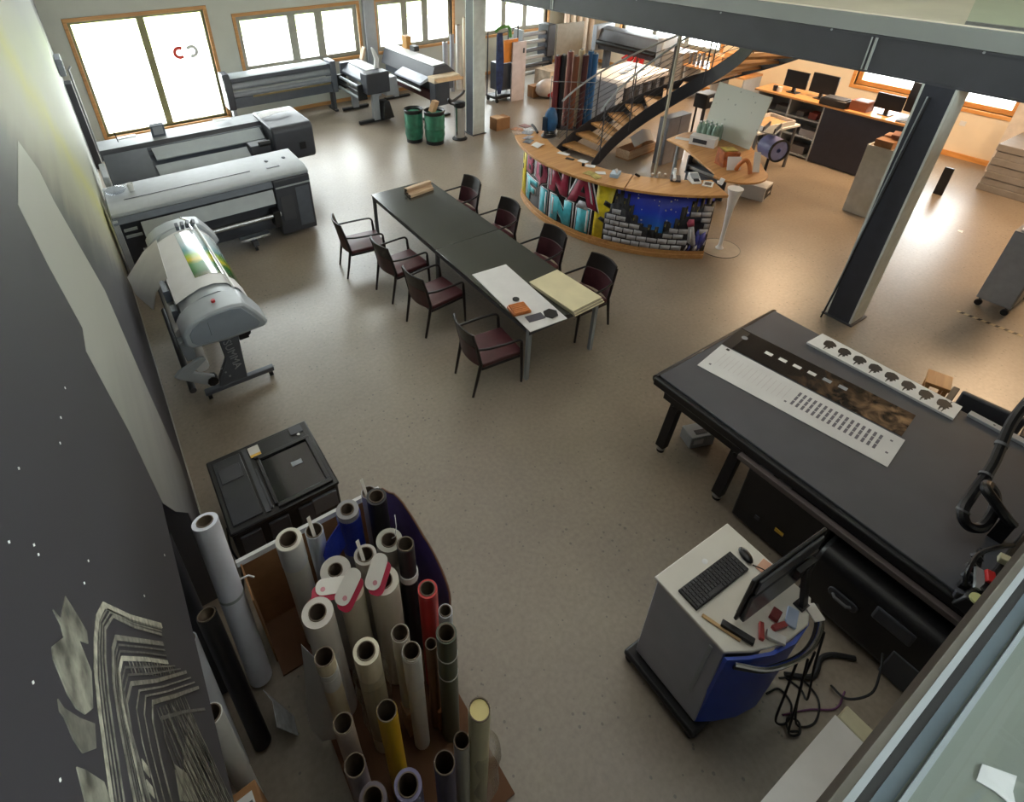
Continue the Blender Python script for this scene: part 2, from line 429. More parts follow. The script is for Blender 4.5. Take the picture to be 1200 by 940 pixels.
# ground outside the windows
struct(MB().box(-30, 15.3, -.15, 60, 60, -.1).box(14.9, -30, -.15, 60, 15.3, -.1).build('outdoor_paving', mat('pale_paving', 'd9d8d0', .8, var=.04, scale=.6)))
struct(MB().box(-30, 26, -.1, 60, 60, -.06).build('outdoor_lawn', mat('lawn_green', '8a9a55', .9, var=.2, scale=1.5)))
# pilaster between second and third window
struct(MB().box(6.62, 14.74, 0, 6.92, 14.86, 6.5).build('trim_1', M_LGREY))

struct(MB().box(14.1, 2.3, 0, 14.43, 3.3, 3.29).build('trim_2', mat('pinkish_white', 'd8cdc2', .7)))
# ------------------------------------------------------------------ steel frame and upper floor
M_SLAB = mat('upper_floor_edge', '8b8f8c', .6, var=.03, scale=2)
M_UPF = mat('upper_floor_cream', 'ebe4d0', .4, var=.06, scale=1.2)
sl = MB()
sl.box(7.19, -3.25, 3.29, 14.43, 4.6, 3.46).box(7.19, 4.6, 3.29, 7.45, 9.0, 3.46).box(10.75, 4.6, 3.29, 14.43, 9.0, 3.46).box(7.19, 9.0, 3.29, 14.43, 14.86, 3.46)
struct(sl.build('upper_floor', M_SLAB))
uf = MB().box(7.24, -3.2, 3.46, 14.4, 4.55, 3.475).box(7.24, 9.05, 3.46, 14.4, 14.8, 3.475)
struct(uf.build('upper_floor_finish', M_UPF))
sl2 = MB().box(-.31, -3.25, 3.29, 7.19, -.062, 3.46)
struct(sl2.build('gallery_floor', mat('gallery_floor_grey', '70756c', .5, var=.12, scale=1.5)))
bm_ = sroot('steel_beam', (7.19, -3.2, 2.91))
MB().prism([(0, 0), (.3, 0), (.3, .022), (.16, .022), (.16, .352), (.3, .352), (.3, .374), (0, .374), (0, .352), (.012, .352), (.012, .022), (0, .022)], 'xz', 0, 18.05).build('beam', M_STEELD, bm_)
for y in (3.05, 8.2, 10.7, 13):
    MB().box(-.004, y+3.2-.012, .022, .01, y+3.2+.012, .352).box(-.004, y+3.2+.04, .022, .008, y+3.2+.052, .352).build('stiffener', M_STEELL, bm_)
for k in range(12):
    MB().cyl((-.006, k*1.42+1.05, .363), (.002, k*1.42+1.05, .363), .012, seg=8).build('bolt', M_LGREY, bm_)
def column(x, y):
    c = sroot('steel_column', (x, y, 0))
    MB().box(0, 0, 0, .31, .022, 2.91).box(0, .29, 0, .31, .312, 2.91).build('flange', mat('column_lit', 'c3c8c3', .5), c)  # flange paint brightened to stand for window light on this face
    MB().box(.0, .022, 0, .015, .29, 2.91).build('web', mat('column_dark', '34363f', .5), c)
    MB().box(-.03, -.03, 0, .34, .345, .018).build('base_plate', M_STEELD, c)
column(7.185, 2.17); column(7.185, 10.6)
# edge of the gallery we look over: dark beam, pale channel, glass balustrade
ge = sroot('gallery_edge', (-.3, 0, 3.3))
MB().box(0, -.06, -.1, 7.4, -.05, .155).build('edge_beam', mat('brown_black_steel', '3a302c', .5), ge)
MB().box(0, -.061, .155, 7.4, -.05, .165).build('edge_beam_lip', mat('edge_grey', '77746c', .5), ge)
MB().box(0, -.07, .1, 7.4, -.061, .17).build('edge_channel', M_PALE, ge)
MB().box(0, -.082, .1, 7.4, -.07, .166).build('channel_gasket', M_BLACK, ge)
MB().box(0, -.1, .1, 7.4, -.082, .167).build('clamp_profile', mat('blue_grey_profile', '4f5d66', .4), ge)
MB().box(0, -.104, .1, 7.4, -.098, 1.02).build('glass_panel', glass('railing_glass', (.92, .95, .95), .02, .03), ge)
MB().box(0, -.111, .1, 7.4, -.104, .172).build('edge_channel', M_PALE, ge)
tag(MB().prism([(0, 0), (.03, .004), (.056, -.03), (.03, -.034), (.01, -.045), (.008, -.02)], 'xy', 0, .002).build('paper_scrap', M_PAPER, loc=(.8, -.155, 3.4605)), 'scrap of white paper lying on the gallery floor behind the glass', 'paper')
# glass guard on the edge of the upper floor at the right
gg = sroot('upper_guard', (7.22, -3.0, 3.475))
MB().box(.03, 0, 0, .045, 5.37, 1.0).build('glass_panel', glass('guard_glass', (.9, .96, .94), .05), gg)
MB().box(.02, 0, 0, .055, 5.37, .03).build('clamp_rail', M_ALU, gg)
# frame put round the added fill light, and the lamp housings (overhead, out of view)
rl = sroot('fill_light_frame', (.9, .2, 6.43))
MB().box(0, 0, 0, 4.6, .1, .07).box(0, 9.9, 0, 4.6, 10.0, .07).box(0, .1, 0, .1, 9.9, .07).box(4.5, .1, 0, 4.6, 9.9, .07).build('frame_side', M_FRAMEG, rl)
for lx, ly in ((11.6, 1.2), (11.6, 5.2), (12.2, 9.4)):
    lp = sroot('ceiling_lamp', (lx, ly, 3.21))
    MB().box(-.64, -.64, 0, .64, .64, .08).build('housing', M_WHITE, lp)

# ------------------------------------------------------------------ printed mural on the left wall
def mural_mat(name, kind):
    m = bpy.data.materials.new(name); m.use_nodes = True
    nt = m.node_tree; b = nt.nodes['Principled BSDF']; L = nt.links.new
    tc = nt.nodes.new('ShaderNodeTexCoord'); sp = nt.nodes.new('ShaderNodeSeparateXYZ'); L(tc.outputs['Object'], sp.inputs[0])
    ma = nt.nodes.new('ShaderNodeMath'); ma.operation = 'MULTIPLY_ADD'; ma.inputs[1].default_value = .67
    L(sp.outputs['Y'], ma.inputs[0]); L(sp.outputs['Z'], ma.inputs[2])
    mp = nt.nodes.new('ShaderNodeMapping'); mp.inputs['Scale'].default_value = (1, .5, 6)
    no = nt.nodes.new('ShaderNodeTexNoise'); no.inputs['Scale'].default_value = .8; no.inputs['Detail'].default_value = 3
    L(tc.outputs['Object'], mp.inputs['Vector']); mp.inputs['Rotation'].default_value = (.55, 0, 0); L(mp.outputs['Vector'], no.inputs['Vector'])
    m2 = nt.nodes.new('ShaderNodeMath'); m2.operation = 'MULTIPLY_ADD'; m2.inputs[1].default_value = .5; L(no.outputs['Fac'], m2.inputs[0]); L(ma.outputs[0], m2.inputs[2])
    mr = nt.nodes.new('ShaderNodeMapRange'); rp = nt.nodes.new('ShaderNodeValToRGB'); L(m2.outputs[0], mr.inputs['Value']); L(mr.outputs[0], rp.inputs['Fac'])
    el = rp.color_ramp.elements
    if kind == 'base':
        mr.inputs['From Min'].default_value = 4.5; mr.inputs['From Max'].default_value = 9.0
        stops = [(0, '38363b'), (.24, '3f3e42'), (.3, '5f5e5b'), (.36, '8a8776'), (.44, '989580'), (.55, 'a5a264'), (.66, '98977f'), (1, '83857e')]  # beige stops paint the glossy reflection of wall and window into the print
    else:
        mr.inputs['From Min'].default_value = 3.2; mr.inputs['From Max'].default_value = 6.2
        stops = [(0, '4c4b4d'), (.3, '7a7976'), (.55, '96958e'), (1, 'a5a49a')]  # band grades from dark grey to pale grey
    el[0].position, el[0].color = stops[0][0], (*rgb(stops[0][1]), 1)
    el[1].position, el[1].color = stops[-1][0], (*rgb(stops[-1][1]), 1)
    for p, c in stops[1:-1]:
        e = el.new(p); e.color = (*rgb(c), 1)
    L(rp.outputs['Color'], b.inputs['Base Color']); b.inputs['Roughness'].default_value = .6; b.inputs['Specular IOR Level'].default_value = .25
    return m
MX = -.31
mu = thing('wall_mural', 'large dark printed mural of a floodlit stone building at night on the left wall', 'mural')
MB().box(MX, .25, 2.15, MX+.004, 3.05, 4.5).box(MX, 3.05, .065, MX+.004, 12.5, 4.5).build('mural_sheet', mural_mat('mural_print_and_sheen', 'base'), mu)
def mpoly(pts, name, m, d=.0055):
    MB().prism(pts, 'yz', MX+.003, MX+d).build(name, m, mu)
mpoly([(2.967, 3.747), (3.25, 3.515), (3.3, 3.337), (3.948, 2.417), (3.942, 1.65), (4.05, .55), (3.2, .4), (3.1, 1.0), (2.521, 1.726), (2.247, 2.129), (2.272, 2.622), (2.177, 3.152), (2.348, 3.151), (2.256, 3.502), (2.237, 3.746)], 'pale_band', mural_mat('mural_band_tone', 'band'))
M_MS = [mat('mural_stone_%d' % i, h, .5, var=.35, scale=40) for i, h in enumerate(('a09c8e', '76736a', '57544f'))]
def mline(pts, w, m):
    """a printed stroke: a thin mitred ribbon"""
    P = [Vector(p) for p in pts]; a, b = [], []
    for i in range(len(P)):
        d = (P[min(i+1, len(P)-1)]-P[max(i-1, 0)]).normalized(); n = Vector((-d.y, d.x))*w/2
        # vertical print direction is foreshortened, keep the stroke thinner across y
        a.append((MX+.0045, P[i].x+n.x, P[i].y+n.y)); b.append((MX+.0045, P[i].x-n.x, P[i].y-n.y))
    MB().slab([a, b], .0015, (1, 0, 0)).build('cornice_stroke', m, mu)
C = [[(1.217, 2.759), (1.038, 3.116), (0.942, 3.334), (0.882, 3.386), (0.816, 3.415), (0.746, 3.433), (0.679, 3.433), (0.541, 3.418), (.3, 3.36)],
     [(1.172, 2.786), (1.022, 3.1), (0.95, 3.275), (0.882, 3.343), (0.803, 3.367), (0.727, 3.373), (0.654, 3.366), (0.56, 3.354), (.3, 3.3)],
     [(1.14, 2.79), (1.005, 3.061), (0.899, 3.273), (0.853, 3.308), (0.769, 3.332), (0.702, 3.325), (0.579, 3.292), (.3, 3.22)],
     [(1.09, 2.776), (0.972, 3.029), (0.864, 3.248), (0.818, 3.283), (0.752, 3.29), (0.68, 3.266), (0.596, 3.234), (.3, 3.12)],
     [(1.189, 2.511), (0.944, 2.97), (0.829, 3.204), (0.766, 3.258), (0.707, 3.254), (0.609, 3.192), (.3, 3.0)],
     [(1.216, 2.338), (0.988, 2.783), (0.86, 3.04), (0.806, 3.069), (0.733, 3.054), (0.651, 3.02), (.3, 2.85)],
     [(1.152, 2.313), (0.981, 2.698), (0.851, 2.974), (0.799, 2.981), (0.703, 2.874), (.35, 2.6)],
     [(0.941, 2.814), (0.902, 2.665), (0.823, 2.471)], [(0.981, 2.698), (0.947, 2.495), (0.904, 2.315)], [(0.888, 2.901), (0.836, 2.803), (0.769, 2.653), (.5, 2.3)]]
for i, c in enumerate(C):
    mline(c, (.015, .007, .012, .01, .009, .01, .008, .014, .012, .012)[i], M_MS[(0, 1, 1, 0, 1, 1, 2, 2, 2, 1)[i]])
# fine lines between the main cornices and the shafts of the facade
for i, (p, q) in enumerate(((0, 1), (2, 3), (4, 5), (3, 4))):
    for f in (.35, .65):
        n = min(len(C[p]), len(C[q]))
        mline([tuple(Vector(a).lerp(Vector(b), f)) for a, b in zip(C[p][:n], C[q][:n])], .004, M_MS[1+(i % 2)])
for k in range(22):
    t = k/21
    mline([(1.02-.32*t, 2.62+.3*t), (.98-.42*t, 2.45+.12*t), (.9-.5*t, 2.2+.05*t)], .006+.004*(k % 3), M_MS[1+k % 2])
# row of lit windows and dentils between the cornices
for k in range(9):
    t = k/9
    y, z = .66-.3*t, 3.2-.1*t
    mpoly([(y, z), (y+.018, z+.006), (y+.016, z-.03), (y-.002, z-.036)], 'lit_window', M_MS[0])
for k in range(16):
    t = k/15
    y, z = 1.1-.22*t, 2.72+.47*t
    mpoly([(y, z), (y+.006, z+.008), (y-.012, z-.006), (y-.018, z-.014)], 'dentil', M_MS[1])
for k in range(12):
    t = k/11
    y, z = 1.05-.2*t, 2.62+.38*t
    mpoly([(y, z), (y+.008, z+.01), (y-.05-.02*t, z-.12), (y-.058-.02*t, z-.13)], 'column_stroke', M_MS[1+k % 2])
for g, k in (([(0.763, 3.618), (0.764, 3.587), (0.826, 3.558), (0.82, 3.51), (0.811, 3.46), (0.787, 3.458), (0.768, 3.505), (0.735, 3.455), (0.666, 3.465), (0.639, 3.505), (0.632, 3.544), (0.641, 3.579), (0.672, 3.627), (0.69, 3.631), (0.735, 3.578), (0.751, 3.588)], 0),
          ([(0.615, 3.617), (0.611, 3.595), (0.622, 3.533), (0.641, 3.464), (0.601, 3.468), (0.571, 3.531), (0.578, 3.565), (0.597, 3.597), (0.599, 3.613)], 1),
          ([(0.542, 3.56), (0.55, 3.524), (0.559, 3.446), (0.539, 3.425), (0.44, 3.45), (.45, 3.5)], 0),
          ([(0.763, 2.932), (0.782, 2.816), (0.745, 2.733), (0.685, 2.937)], 0)):
    mpoly(g, 'gargoyle_print', mat('mural_gargoyle_%d' % k, ('7d7b70', '64625a')[k], .5, var=.45, scale=22))
for y, z in ((0.847, 3.686), (0.785, 3.778), (0.839, 3.669), (1.011, 3.403), (0.927, 3.445), (1.725, 2.418), (0.601, 3.701), (0.505, 3.622), (1.223, 2.92), (1.582, 3.445), (1.271, 3.521), (1.388, 3.501), (0.976, 3.744)):
    r = .0018*(1+y)
    mpoly([(y-r, z), (y, z-r), (y+r, z), (y, z+r)], 'star_print', mat('star_white', 'e0e0dc', .5))

# ------------------------------------------------------------------ meeting table and chairs
M_TTOP = mat('black_table_top', '33342f', .2, var=.08, scale=3, spec=.8)
tb = thing('meeting_table', 'long black meeting table in the middle of the hall', 'table', (3.72, 5.61, 0), math.radians(-1.0))
for y0, y1 in ((-2.0, -.004), (.004, 2.0)):
    MB().box(-.51, y0, .718, .51, y1, .738).build('table_top', M_TTOP, tb, bevel=.003)
MB().box(-.5, -1.99, .66, -.475, 1.99, .718).box(.475, -1.99, .66, .5, 1.99, .718).box(-.475, -1.99, .66, .475, -1.965, .718).box(-.475, 1.965, .66, .475, 1.99, .718).box(-.475, -.02, .66, .475, .02, .718).build('apron', M_STEELD, tb)
for x in (-.48, .48):
    for y in (-1.96, 0, 1.96):
        MB().box(x-.022, y-.022, 0, x+.022, y+.022, .718).build('leg', M_PALE if y < -1 else M_STEEL, tb, label='pale metal leg' if y < -1 else None)

M_CHW = mat('black_stained_wood', '1d1718', .38, var=.12, scale=12)
M_LEA = mat('oxblood_leather', '4a2025', .42, var=.14, scale=9, bump=.08)
M_LEAD = mat('dark_back_leather', '46232a', .42, var=.14, scale=9, bump=.08)
def make_chair():
    t = thing('armchair', '', 'chair', (0, 0, 0))
    # facing +x; origin between the four feet
    a = MB()
    rows = []
    for i in range(7):
        x = -.23+.5*i/6; rows.append([(x, y, .445+.018*math.cos(PI*(i-3)/6.5)*math.cos(PI*y/.56)) for y in (-.235, -.16, -.08, 0, .08, .16, .235)])
    a.slab(rows, -.055, (0, 0, 1)); a.build('seat', M_LEA, t, bevel=.012)
    MB().box(-.24, -.235, .36, .255, .235, .392).build('seat_rail', M_CHW, t, bevel=.004)
    # curved backrest: leather lower panel, black wooden upper panel
    def back(z0, z1, n, w, off):
        rows = []
        for k in range(n):
            z = z0+(z1-z0)*k/(n-1); zz = max(0., (z-.44)/.42)
            rows.append([(-.235-.085*zz**1.3-.055*(1-(y/.225)**2)+off, y*(1-.04*zz), z+.012*(1-(y/.225)**2)*(k == n-1)) for y in (-.225, -.15, -.075, 0, .075, .15, .225)])
        return MB().slab(rows, w, (-1, 0, 0))
    back(.42, .672, 5, .028, 0).build('back_pad', M_LEAD, t, bevel=.006)
    back(.676, .865, 5, .022, -.002).build('top_rail', M_CHW, t, bevel=.005)
    for s in (-1, 1):
        MB().tube([(-.335, s*.215, 0), (-.285, s*.222, .25), (-.248, s*.226, .45), (-.3, s*.222, .7), (-.34, s*.215, .84)], [.014, .018, .021, .018, .013]).build('leg', M_CHW, t)
        MB().tube([(.262, s*.25, 0), (.255, s*.25, .2), (.245, s*.248, .42), (.235, s*.25, .575)], [.013, .017, .02, .017]).build('leg', M_CHW, t)
        MB().tube(spline([(-.285, s*.224, .66), (-.15, s*.25, .648), (.05, s*.262, .642), (.19, s*.26, .634), (.232, s*.253, .6), (.236, s*.25, .56)], 5), [.014]*26, seg=8).build('arm', M_CHW, t)
    return t
ch0 = make_chair()
CH = [(2.90, 3.93, -6, 'red leather armchair nearest the camera, beside the white board end of the table'),
      (2.94, 5.16, 5, 'red leather armchair, second on the left side of the table from the near end'),
      (2.93, 6.03, 4, 'red leather armchair, third on the left side of the table from the near end'),
      (2.72, 6.87, -8, 'red leather armchair at the far left corner of the black table, pulled out'),
      (4.36, 4.08, 180, 'red leather armchair tucked in beside the cream boards, right side of the table'),
      (4.37, 4.98, 182, 'red leather armchair on the right side, just beyond the one by the cream boards'),
      (4.39, 5.99, 182, 'red leather armchair on the right side, before the painted end of the counter'),
      (4.39, 6.98, 183, 'red leather armchair at the far right end of the table, by the wooden blocks')]
for i, (x, y, r, lb) in enumerate(CH):
    c = ch0 if i == 0 else copy_tree(ch0)
    c.location = (x, y, 0); c.rotation_euler = (0, 0, math.radians(r)); c['label'] = lb; c['group'] = 'armchairs around the meeting table'

# things on the table
tz = .7385
wb = thing('white_board', 'large white board lying along the near left end of the table', 'board', (3.43, 4.2, tz), math.radians(-5.0))
MB().box(-.215, -.63, 0, .265, .63, .008).build('sheet', M_PAPER, wb)
M_CRM = mat('cream_card', 'd2c8a4', .7, var=.04, scale=4)
for k in range(5):
    o = thing('cream_board', 'cream board stacked on the near right table end, %s' % ('top one', 'second from the top', 'third from the top', 'fourth from the top', 'lowest of the five')[4-k], 'board', (3.952-.004*(k % 2), 3.9+.012*k, tz+k*.0085), math.radians(2.2+.5*(k % 3)), 'cream boards stacked on the table')
    MB().box(-.225, -.36, 0, .225, .36, .008).build('sheet', M_CRM if k % 2 == 0 else mat('cream_card_edge', '9a9280', .7), o)
or_ = thing('ribbed_box', 'small orange ribbed wooden box standing on the white board', 'box', (3.29, 3.95, tz+.009), math.radians(-12))
MB().box(-.11, -.09, 0, .11, .09, .035).build('box_body', mat('orange_wood', 'b5672f', .5, var=.15), or_, bevel=.012)
m = MB()
for k in range(6): m.cyl((-.09, -.075+.03*k, .037), (.09, -.075+.03*k, .037), .013, seg=8)
m.build('ribbed_lid', mat('orange_wood_light', 'c97a3c', .5, var=.12), or_)
tag(MB().box(-.1, -.055, 0, .1, .055, .004).build('grey_tile', mat('grey_felt', '54525a', .8), loc=(3.36, 3.755, tz+.0085), rot=(0, 0, -.18)), 'flat dark grey square sample beside the orange box', 'sample')
tag(MB().cyl((0, 0, 0), (0, 0, .012), .085, seg=6).build('hexagon_tile', M_BLACK, loc=(3.54, 3.71, tz+.0085), rot=(0, 0, .3)), 'black hexagonal sample near the corner of the white board', 'sample')
tag(MB().prism(arc((0, 0), .04, 0, 330, 10), 'xy', 0, .012).build('round_tile', M_BLACK, loc=(3.39, 4.135, tz+.0085)), 'small black round sample behind the orange box', 'sample')
M_BLK = wood('pale_block_wood', 'a88a6d', 'c9ab8c', .6)
for k, (dx, dy, dz, L, lb) in enumerate(((-.02, -.085, 0, .44, 'wooden block in front of the pile at the far end of the table'), (0, 0, 0, .46, 'middle wooden block of the pile at the far end of the table'), (.01, .085, 0, .45, 'rear wooden block of the pile at the far end of the table'), (.0, .04, .05, .47, 'wooden block lying on top of the pile at the far end of the table'))):
    o = thing('wooden_block', lb, 'block', (3.93+dx, 7.3+dy, tz+dz), math.radians(7), 'wooden blocks on the table')
    MB().box(-L/2, -.04, 0, L/2, .04, .048).build('block', M_BLK, o, bevel=.005)
    MB().box(-L/2-.001, -.03, .006, -L/2+.003, .03, .04).build('end_grain', mat('end_grain', '3a2c24', .8), o)

# ------------------------------------------------------------------ curved reception counter with graffiti front
CC = (8.2, 6.3); R0 = 2.37; A0, A1 = 150.0, 240.0
ct = thing('reception_counter', 'curved wooden reception counter with a graffiti painted front', 'counter', (CC[0], CC[1], 0))
def band(r0, r1, z0, z1, a0=A0, a1=A1, n=36):
    m = MB(); o, i = arc((0, 0), r1, a0, a1, n), arc((0, 0), r0, a0, a1, n); vs = []
    for z in (z0, z1):
        vs += [(x, y, z) for x, y in o]+[(x, y, z) for x, y in i]
    k = n+1; fs = []
    for j in range(n):
        fs += [(j, j+1, 2*k+j+1, 2*k+j), (k+j+1, k+j, 3*k+j, 3*k+j+1), (2*k+j, 2*k+j+1, 3*k+j+1, 3*k+j), (j+1, j, k+j, k+j+1)]
    fs += [(0, 2*k, 3*k, k), (n, k+n, 3*k+n, 2*k+n)]
    return m.add(vs, fs)
band(R0-.05, R0, .06, 1.06).build('front_panel', M_BLACKS, ct)
band(R0-.06, R0+.03, 0, .07).build('plinth', M_OAK, ct, bevel=.004)
band(R0+.002, R0+.02, .07, .13).build('kick_strip', M_OAK, ct)
for a0, a1 in ((141.5, 209.6), (209.9, 241.5)):
    band(R0-.36, R0+.16, 1.06, 1.1, a0, a1, 30).build('counter_top', M_OAK, ct, bevel=.005)
for a in (150.5, 180, 210, 239.5):
    x, y = math.cos(math.radians(a)), math.sin(math.radians(a))
    MB().beam((x*(R0-.34), y*(R0-.34), .53), (x*(R0-.05), y*(R0-.05), .53), .03, 1.06).build('support_panel', M_OAK, ct)
AL = R0*math.radians(1)
def wrap(poly, name, m, off, z0=.0, t=.004):
    """flat paint on the curved front: polygon in (degrees along the front, height), laid at off metres proud"""
    bm = bmesh.new()
    vs = [bm.verts.new((p[0], p[1], 0)) for p in poly]; bm.faces.new(vs)
    lo, hi = min(p[0] for p in poly), max(p[0] for p in poly)
    a = math.ceil(lo/3)*3
    while a < hi-.01:
        if a > lo+.01: bmesh.ops.bisect_plane(bm, geom=bm.verts[:]+bm.edges[:]+bm.faces[:], plane_co=(a, 0, 0), plane_no=(1, 0, 0))
        a += 3
    bmesh.ops.triangulate(bm, faces=bm.faces[:])
    for v in bm.verts:
        an = math.radians(v.co.x); r = R0+off; z = v.co.y+z0
        v.co = (r*math.cos(an), r*math.sin(an), z)
    bmesh.ops.recalc_face_normals(bm, faces=bm.faces[:])
    bm.verts.index_update()
    V = [v.co.copy() for v in bm.verts]; F = [[v.index for v in f.verts] for f in bm.faces]; bm.free()
    out = MB(); out.add(V, F); me = out.mesh(name, m, 60)
    o = bpy.data.objects.new(name, me); COL.objects.link(o); o.parent = ct
    md = o.modifiers.new('thickness', 'SOLIDIFY'); md.thickness = t; md.offset = 0
    return o
def paint(n, h, v=.06, s=14): return mat('paint_'+n, h, .4, var=v, scale=s)
P_YEL, P_PINK, P_RED, P_CY, P_WH, P_BK = paint('yellow', 'e5cd2c', .1), paint('pink', 'c25a78', .12), paint('crimson', 'a32446', .1), paint('cyan', '47aebd', .1), paint('white', 'd5d3d6'), paint('black', '151519')
P_BLUE, P_SKY, P_LB, P_GREY, P_MOR = paint('deep_blue', '1a2fae', .12, 3), paint('mid_blue', '1f5fc4', .12, 3), paint('light_blue', '2a8ac9', .12, 3), paint('brick_grey', 'b0afb6', .1), paint('mortar_black', '1c1c26')
# left half: yellow edges, dark ground
wrap([(150.3, .13), (157, .13), (156, .5), (158, 1.05), (150.3, 1.05)], 'yellow_edge', P_YEL, .004)
wrap([(199.5, .13), (206, .13), (206.5, .3), (204.5, .35), (207, .52), (205, .62), (206.5, 1.05), (199.5, 1.05)], 'yellow_edge', P_YEL, .004)
for p in ([(151, .75), (152.2, .72), (152, .9), (151, .88)], [(151, .55), (152.4, .57), (152, .66), (150.8, .64)], [(202.5, .7), (205, .66), (205.4, .74), (203, .78)], [(201, .45), (203.5, .4), (204, .47), (202, .5)]):
    wrap(p, 'dark_drip', P_BK, .006)
# graffiti letters: outlines in a unit box, drawn as black-edged colour with white highlights
def LET(ch):
    if ch == 'B': return [[(0, 0), (.72, 0), (.95, .15), (.95, .4), (.78, .5), (.95, .62), (.95, .85), (.7, 1), (0, 1)]], [[(.34, .17), (.6, .17), (.62, .36), (.34, .4)], [(.34, .6), (.6, .62), (.6, .82), (.34, .84)]]
    if ch == 'O': return [[(.5, -.12), (.62, .0), (.95, .15), (1.0, .5), (.92, .85), (.7, 1), (.3, 1), (.05, .85), (0, .5), (.05, .15), (.38, .0)]], [[(.5, .2), (.64, .35), (.64, .72), (.5, .8), (.36, .72), (.36, .35)]]
    if ch == 'N': return [[(0, 0), (.34, 0), (.34, .48), (.66, 0), (1, 0), (1, 1), (.68, 1), (.68, .5), (.34, 1), (0, 1)]], []
    if ch == 'A': return [[(-.12, -.1), (.24, -.05), (.34, .25), (.66, .25), (.76, -.1), (1.12, -.2), (.76, 1), (.3, 1)]], [[(.42, .42), (.6, .42), (.52, .74)]]
    if ch == 'F': return [[(0, 0), (.36, 0), (.36, .38), (.78, .42), (.78, .64), (.36, .62), (.36, .78), (.98, .82), (.98, 1.03), (0, 1)]], []
    if ch == 'I': return [[(.14, 0), (.84, -.03), (.86, 1), (.14, 1.02)]], []
def grow(poly, dx, dy):
    cx = sum(p[0] for p in poly)/len(poly); cy = sum(p[1] for p in poly)/len(poly)
    return [(x+(dx if x > cx else -dx), y+(dy if y > cy else -dy)) for x, y in poly]
def word(text, spans, zb, zt, cols, fname):
    for i, ch in enumerate(text):
        a0, a1 = spans[i]; b_, t_ = zb[i], zt[i]
        f = lambda P: [(a0+(a1-a0)*x, b_+(t_-b_)*y) for x, y in P]
        sol, hol = LET(ch)
        for p in sol:
            wrap(f(grow(p, .07, .03)), 'letter_outline', P_WH, .006+.0012*i)
            wrap(f(grow(p, .025, .008)), 'letter_shadow', P_BK, .0085+.0012*i)
            wrap(f(grow(p, -.025, -.012)), 'letter_'+ch.lower(), cols[i], .011+.0012*i)
        for p in hol: wrap(f(p), 'letter_hole', P_BK, .0135+.0012*i)
        # slanted highlight bar
        if ch in 'BONF': wrap(f([(.07, .2), (.15, .2), (.15, .88), (.07, .88)]), 'letter_highlight', P_WH, .0135+.0012*i)
        if ch == 'I': wrap(f([(.68, .06), (.78, .06), (.78, .93), (.68, .93)]), 'letter_highlight', P_WH, .0135+.0012*i)
        if ch == 'A': wrap(f([(.86, .1), (.94, .05), (.72, .92), (.66, .92)]), 'letter_highlight', P_WH, .0135+.0012*i)
word('BONA', [(157.6, 165.5), (166.5, 176), (177, 187.5), (188.5, 199.3)], [.64, .63, .62, .63], [1.03, 1.03, 1.03, 1.03], [P_PINK, P_PINK, P_RED, P_RED], 'BONA')
word('FINI', [(158.5, 169.5), (171, 177.5), (179, 190), (191.2, 199)], [.16, .15, .14, .14], [.58, .57, .57, .56], [P_CY]*4, 'FINI')
wrap([(191.5, .53), (197, .53), (195.5, .66), (193, .66)], 'grey_wedge', P_GREY, .0155)
# right half: night sky, skyline, broken brick wall, spray can
def skymat():
    m = bpy.data.materials.new('paint_night_sky'); m.use_nodes = True; nt = m.node_tree; b = nt.nodes['Principled BSDF']; L = nt.links.new
    tc = nt.nodes.new('ShaderNodeTexCoord'); sp = nt.nodes.new('ShaderNodeSeparateXYZ'); L(tc.outputs['Object'], sp.inputs[0])
    n = nt.nodes.new('ShaderNodeTexNoise'); n.inputs['Scale'].default_value = 6; L(tc.outputs['Object'], n.inputs['Vector'])
    ma = nt.nodes.new('ShaderNodeMath'); ma.operation = 'MULTIPLY_ADD'; ma.inputs[1].default_value = .2; L(n.outputs['Fac'], ma.inputs[0]); L(sp.outputs['Z'], ma.inputs[2])
    r = nt.nodes.new('ShaderNodeValToRGB'); L(ma.outputs[0], r.inputs['Fac']); e = r.color_ramp.elements
    e[0].position, e[0].color = .42, (*rgb('2a86c8'), 1); e[1].position, e[1].color = 1.0, (*rgb('2434b8'), 1)
    q = e.new(.66); q.color = (*rgb('2a62d4'), 1); q = e.new(.82); q.color = (*rgb('2240cc'), 1)
    b.inputs['Roughness'].default_value = .4
    L(r.outputs['Color'], b.inputs['Base Color']); return m
wrap([(207, .4), (222, .15), (238, .4), (239.5, 1.05), (207, 1.05)], 'night_sky', skymat(), .003)
rs = random.Random(3)
for k in range(26):
    a = rs.uniform(210.5, 233.5); z = rs.uniform(.45, .99)
    if abs(a-222) > 3+17*(z-.33): continue
    s_ = rs.choice((.18, .25, .35)); wrap([(a-s_, z), (a, z-s_*.045), (a+s_, z), (a, z+s_*.045)], 'star', P_WH, .0095)
SKY = [(206.5, .93), (208, .99), (209.4, .88), (210.6, .96), (211.6, .78), (213, .8), (213.4, .64), (215, .62), (215.4, .52), (217.5, .47), (219, .52), (220.3, .44), (221.5, .5), (222.8, .4), (224.2, .6), (226, .58), (226.6, .5), (227.6, .66), (228.6, .64), (229, .84), (230.4, .86), (231, .7), (232, .94), (233.2, .99), (233.8, .86), (234.8, .99), (236, .9), (236.6, 1.0), (238.4, .94), (239.7, 1.0)]
for i in range(len(SKY)-1):
    (a, z), (b, _) = SKY[i], SKY[i+1]
    wrap([(a, .13), (b+.02, .13), (b+.02, z), (a, z)], 'skyline_block', P_BK, .0105)
    if i % 2 == 0: wrap([(a+.35, z-.09), (a+.65, z-.09), (a+.65, z-.05), (a+.35, z-.05)], 'skyline_window', paint('window_glow', '8a7f35'), .0125)
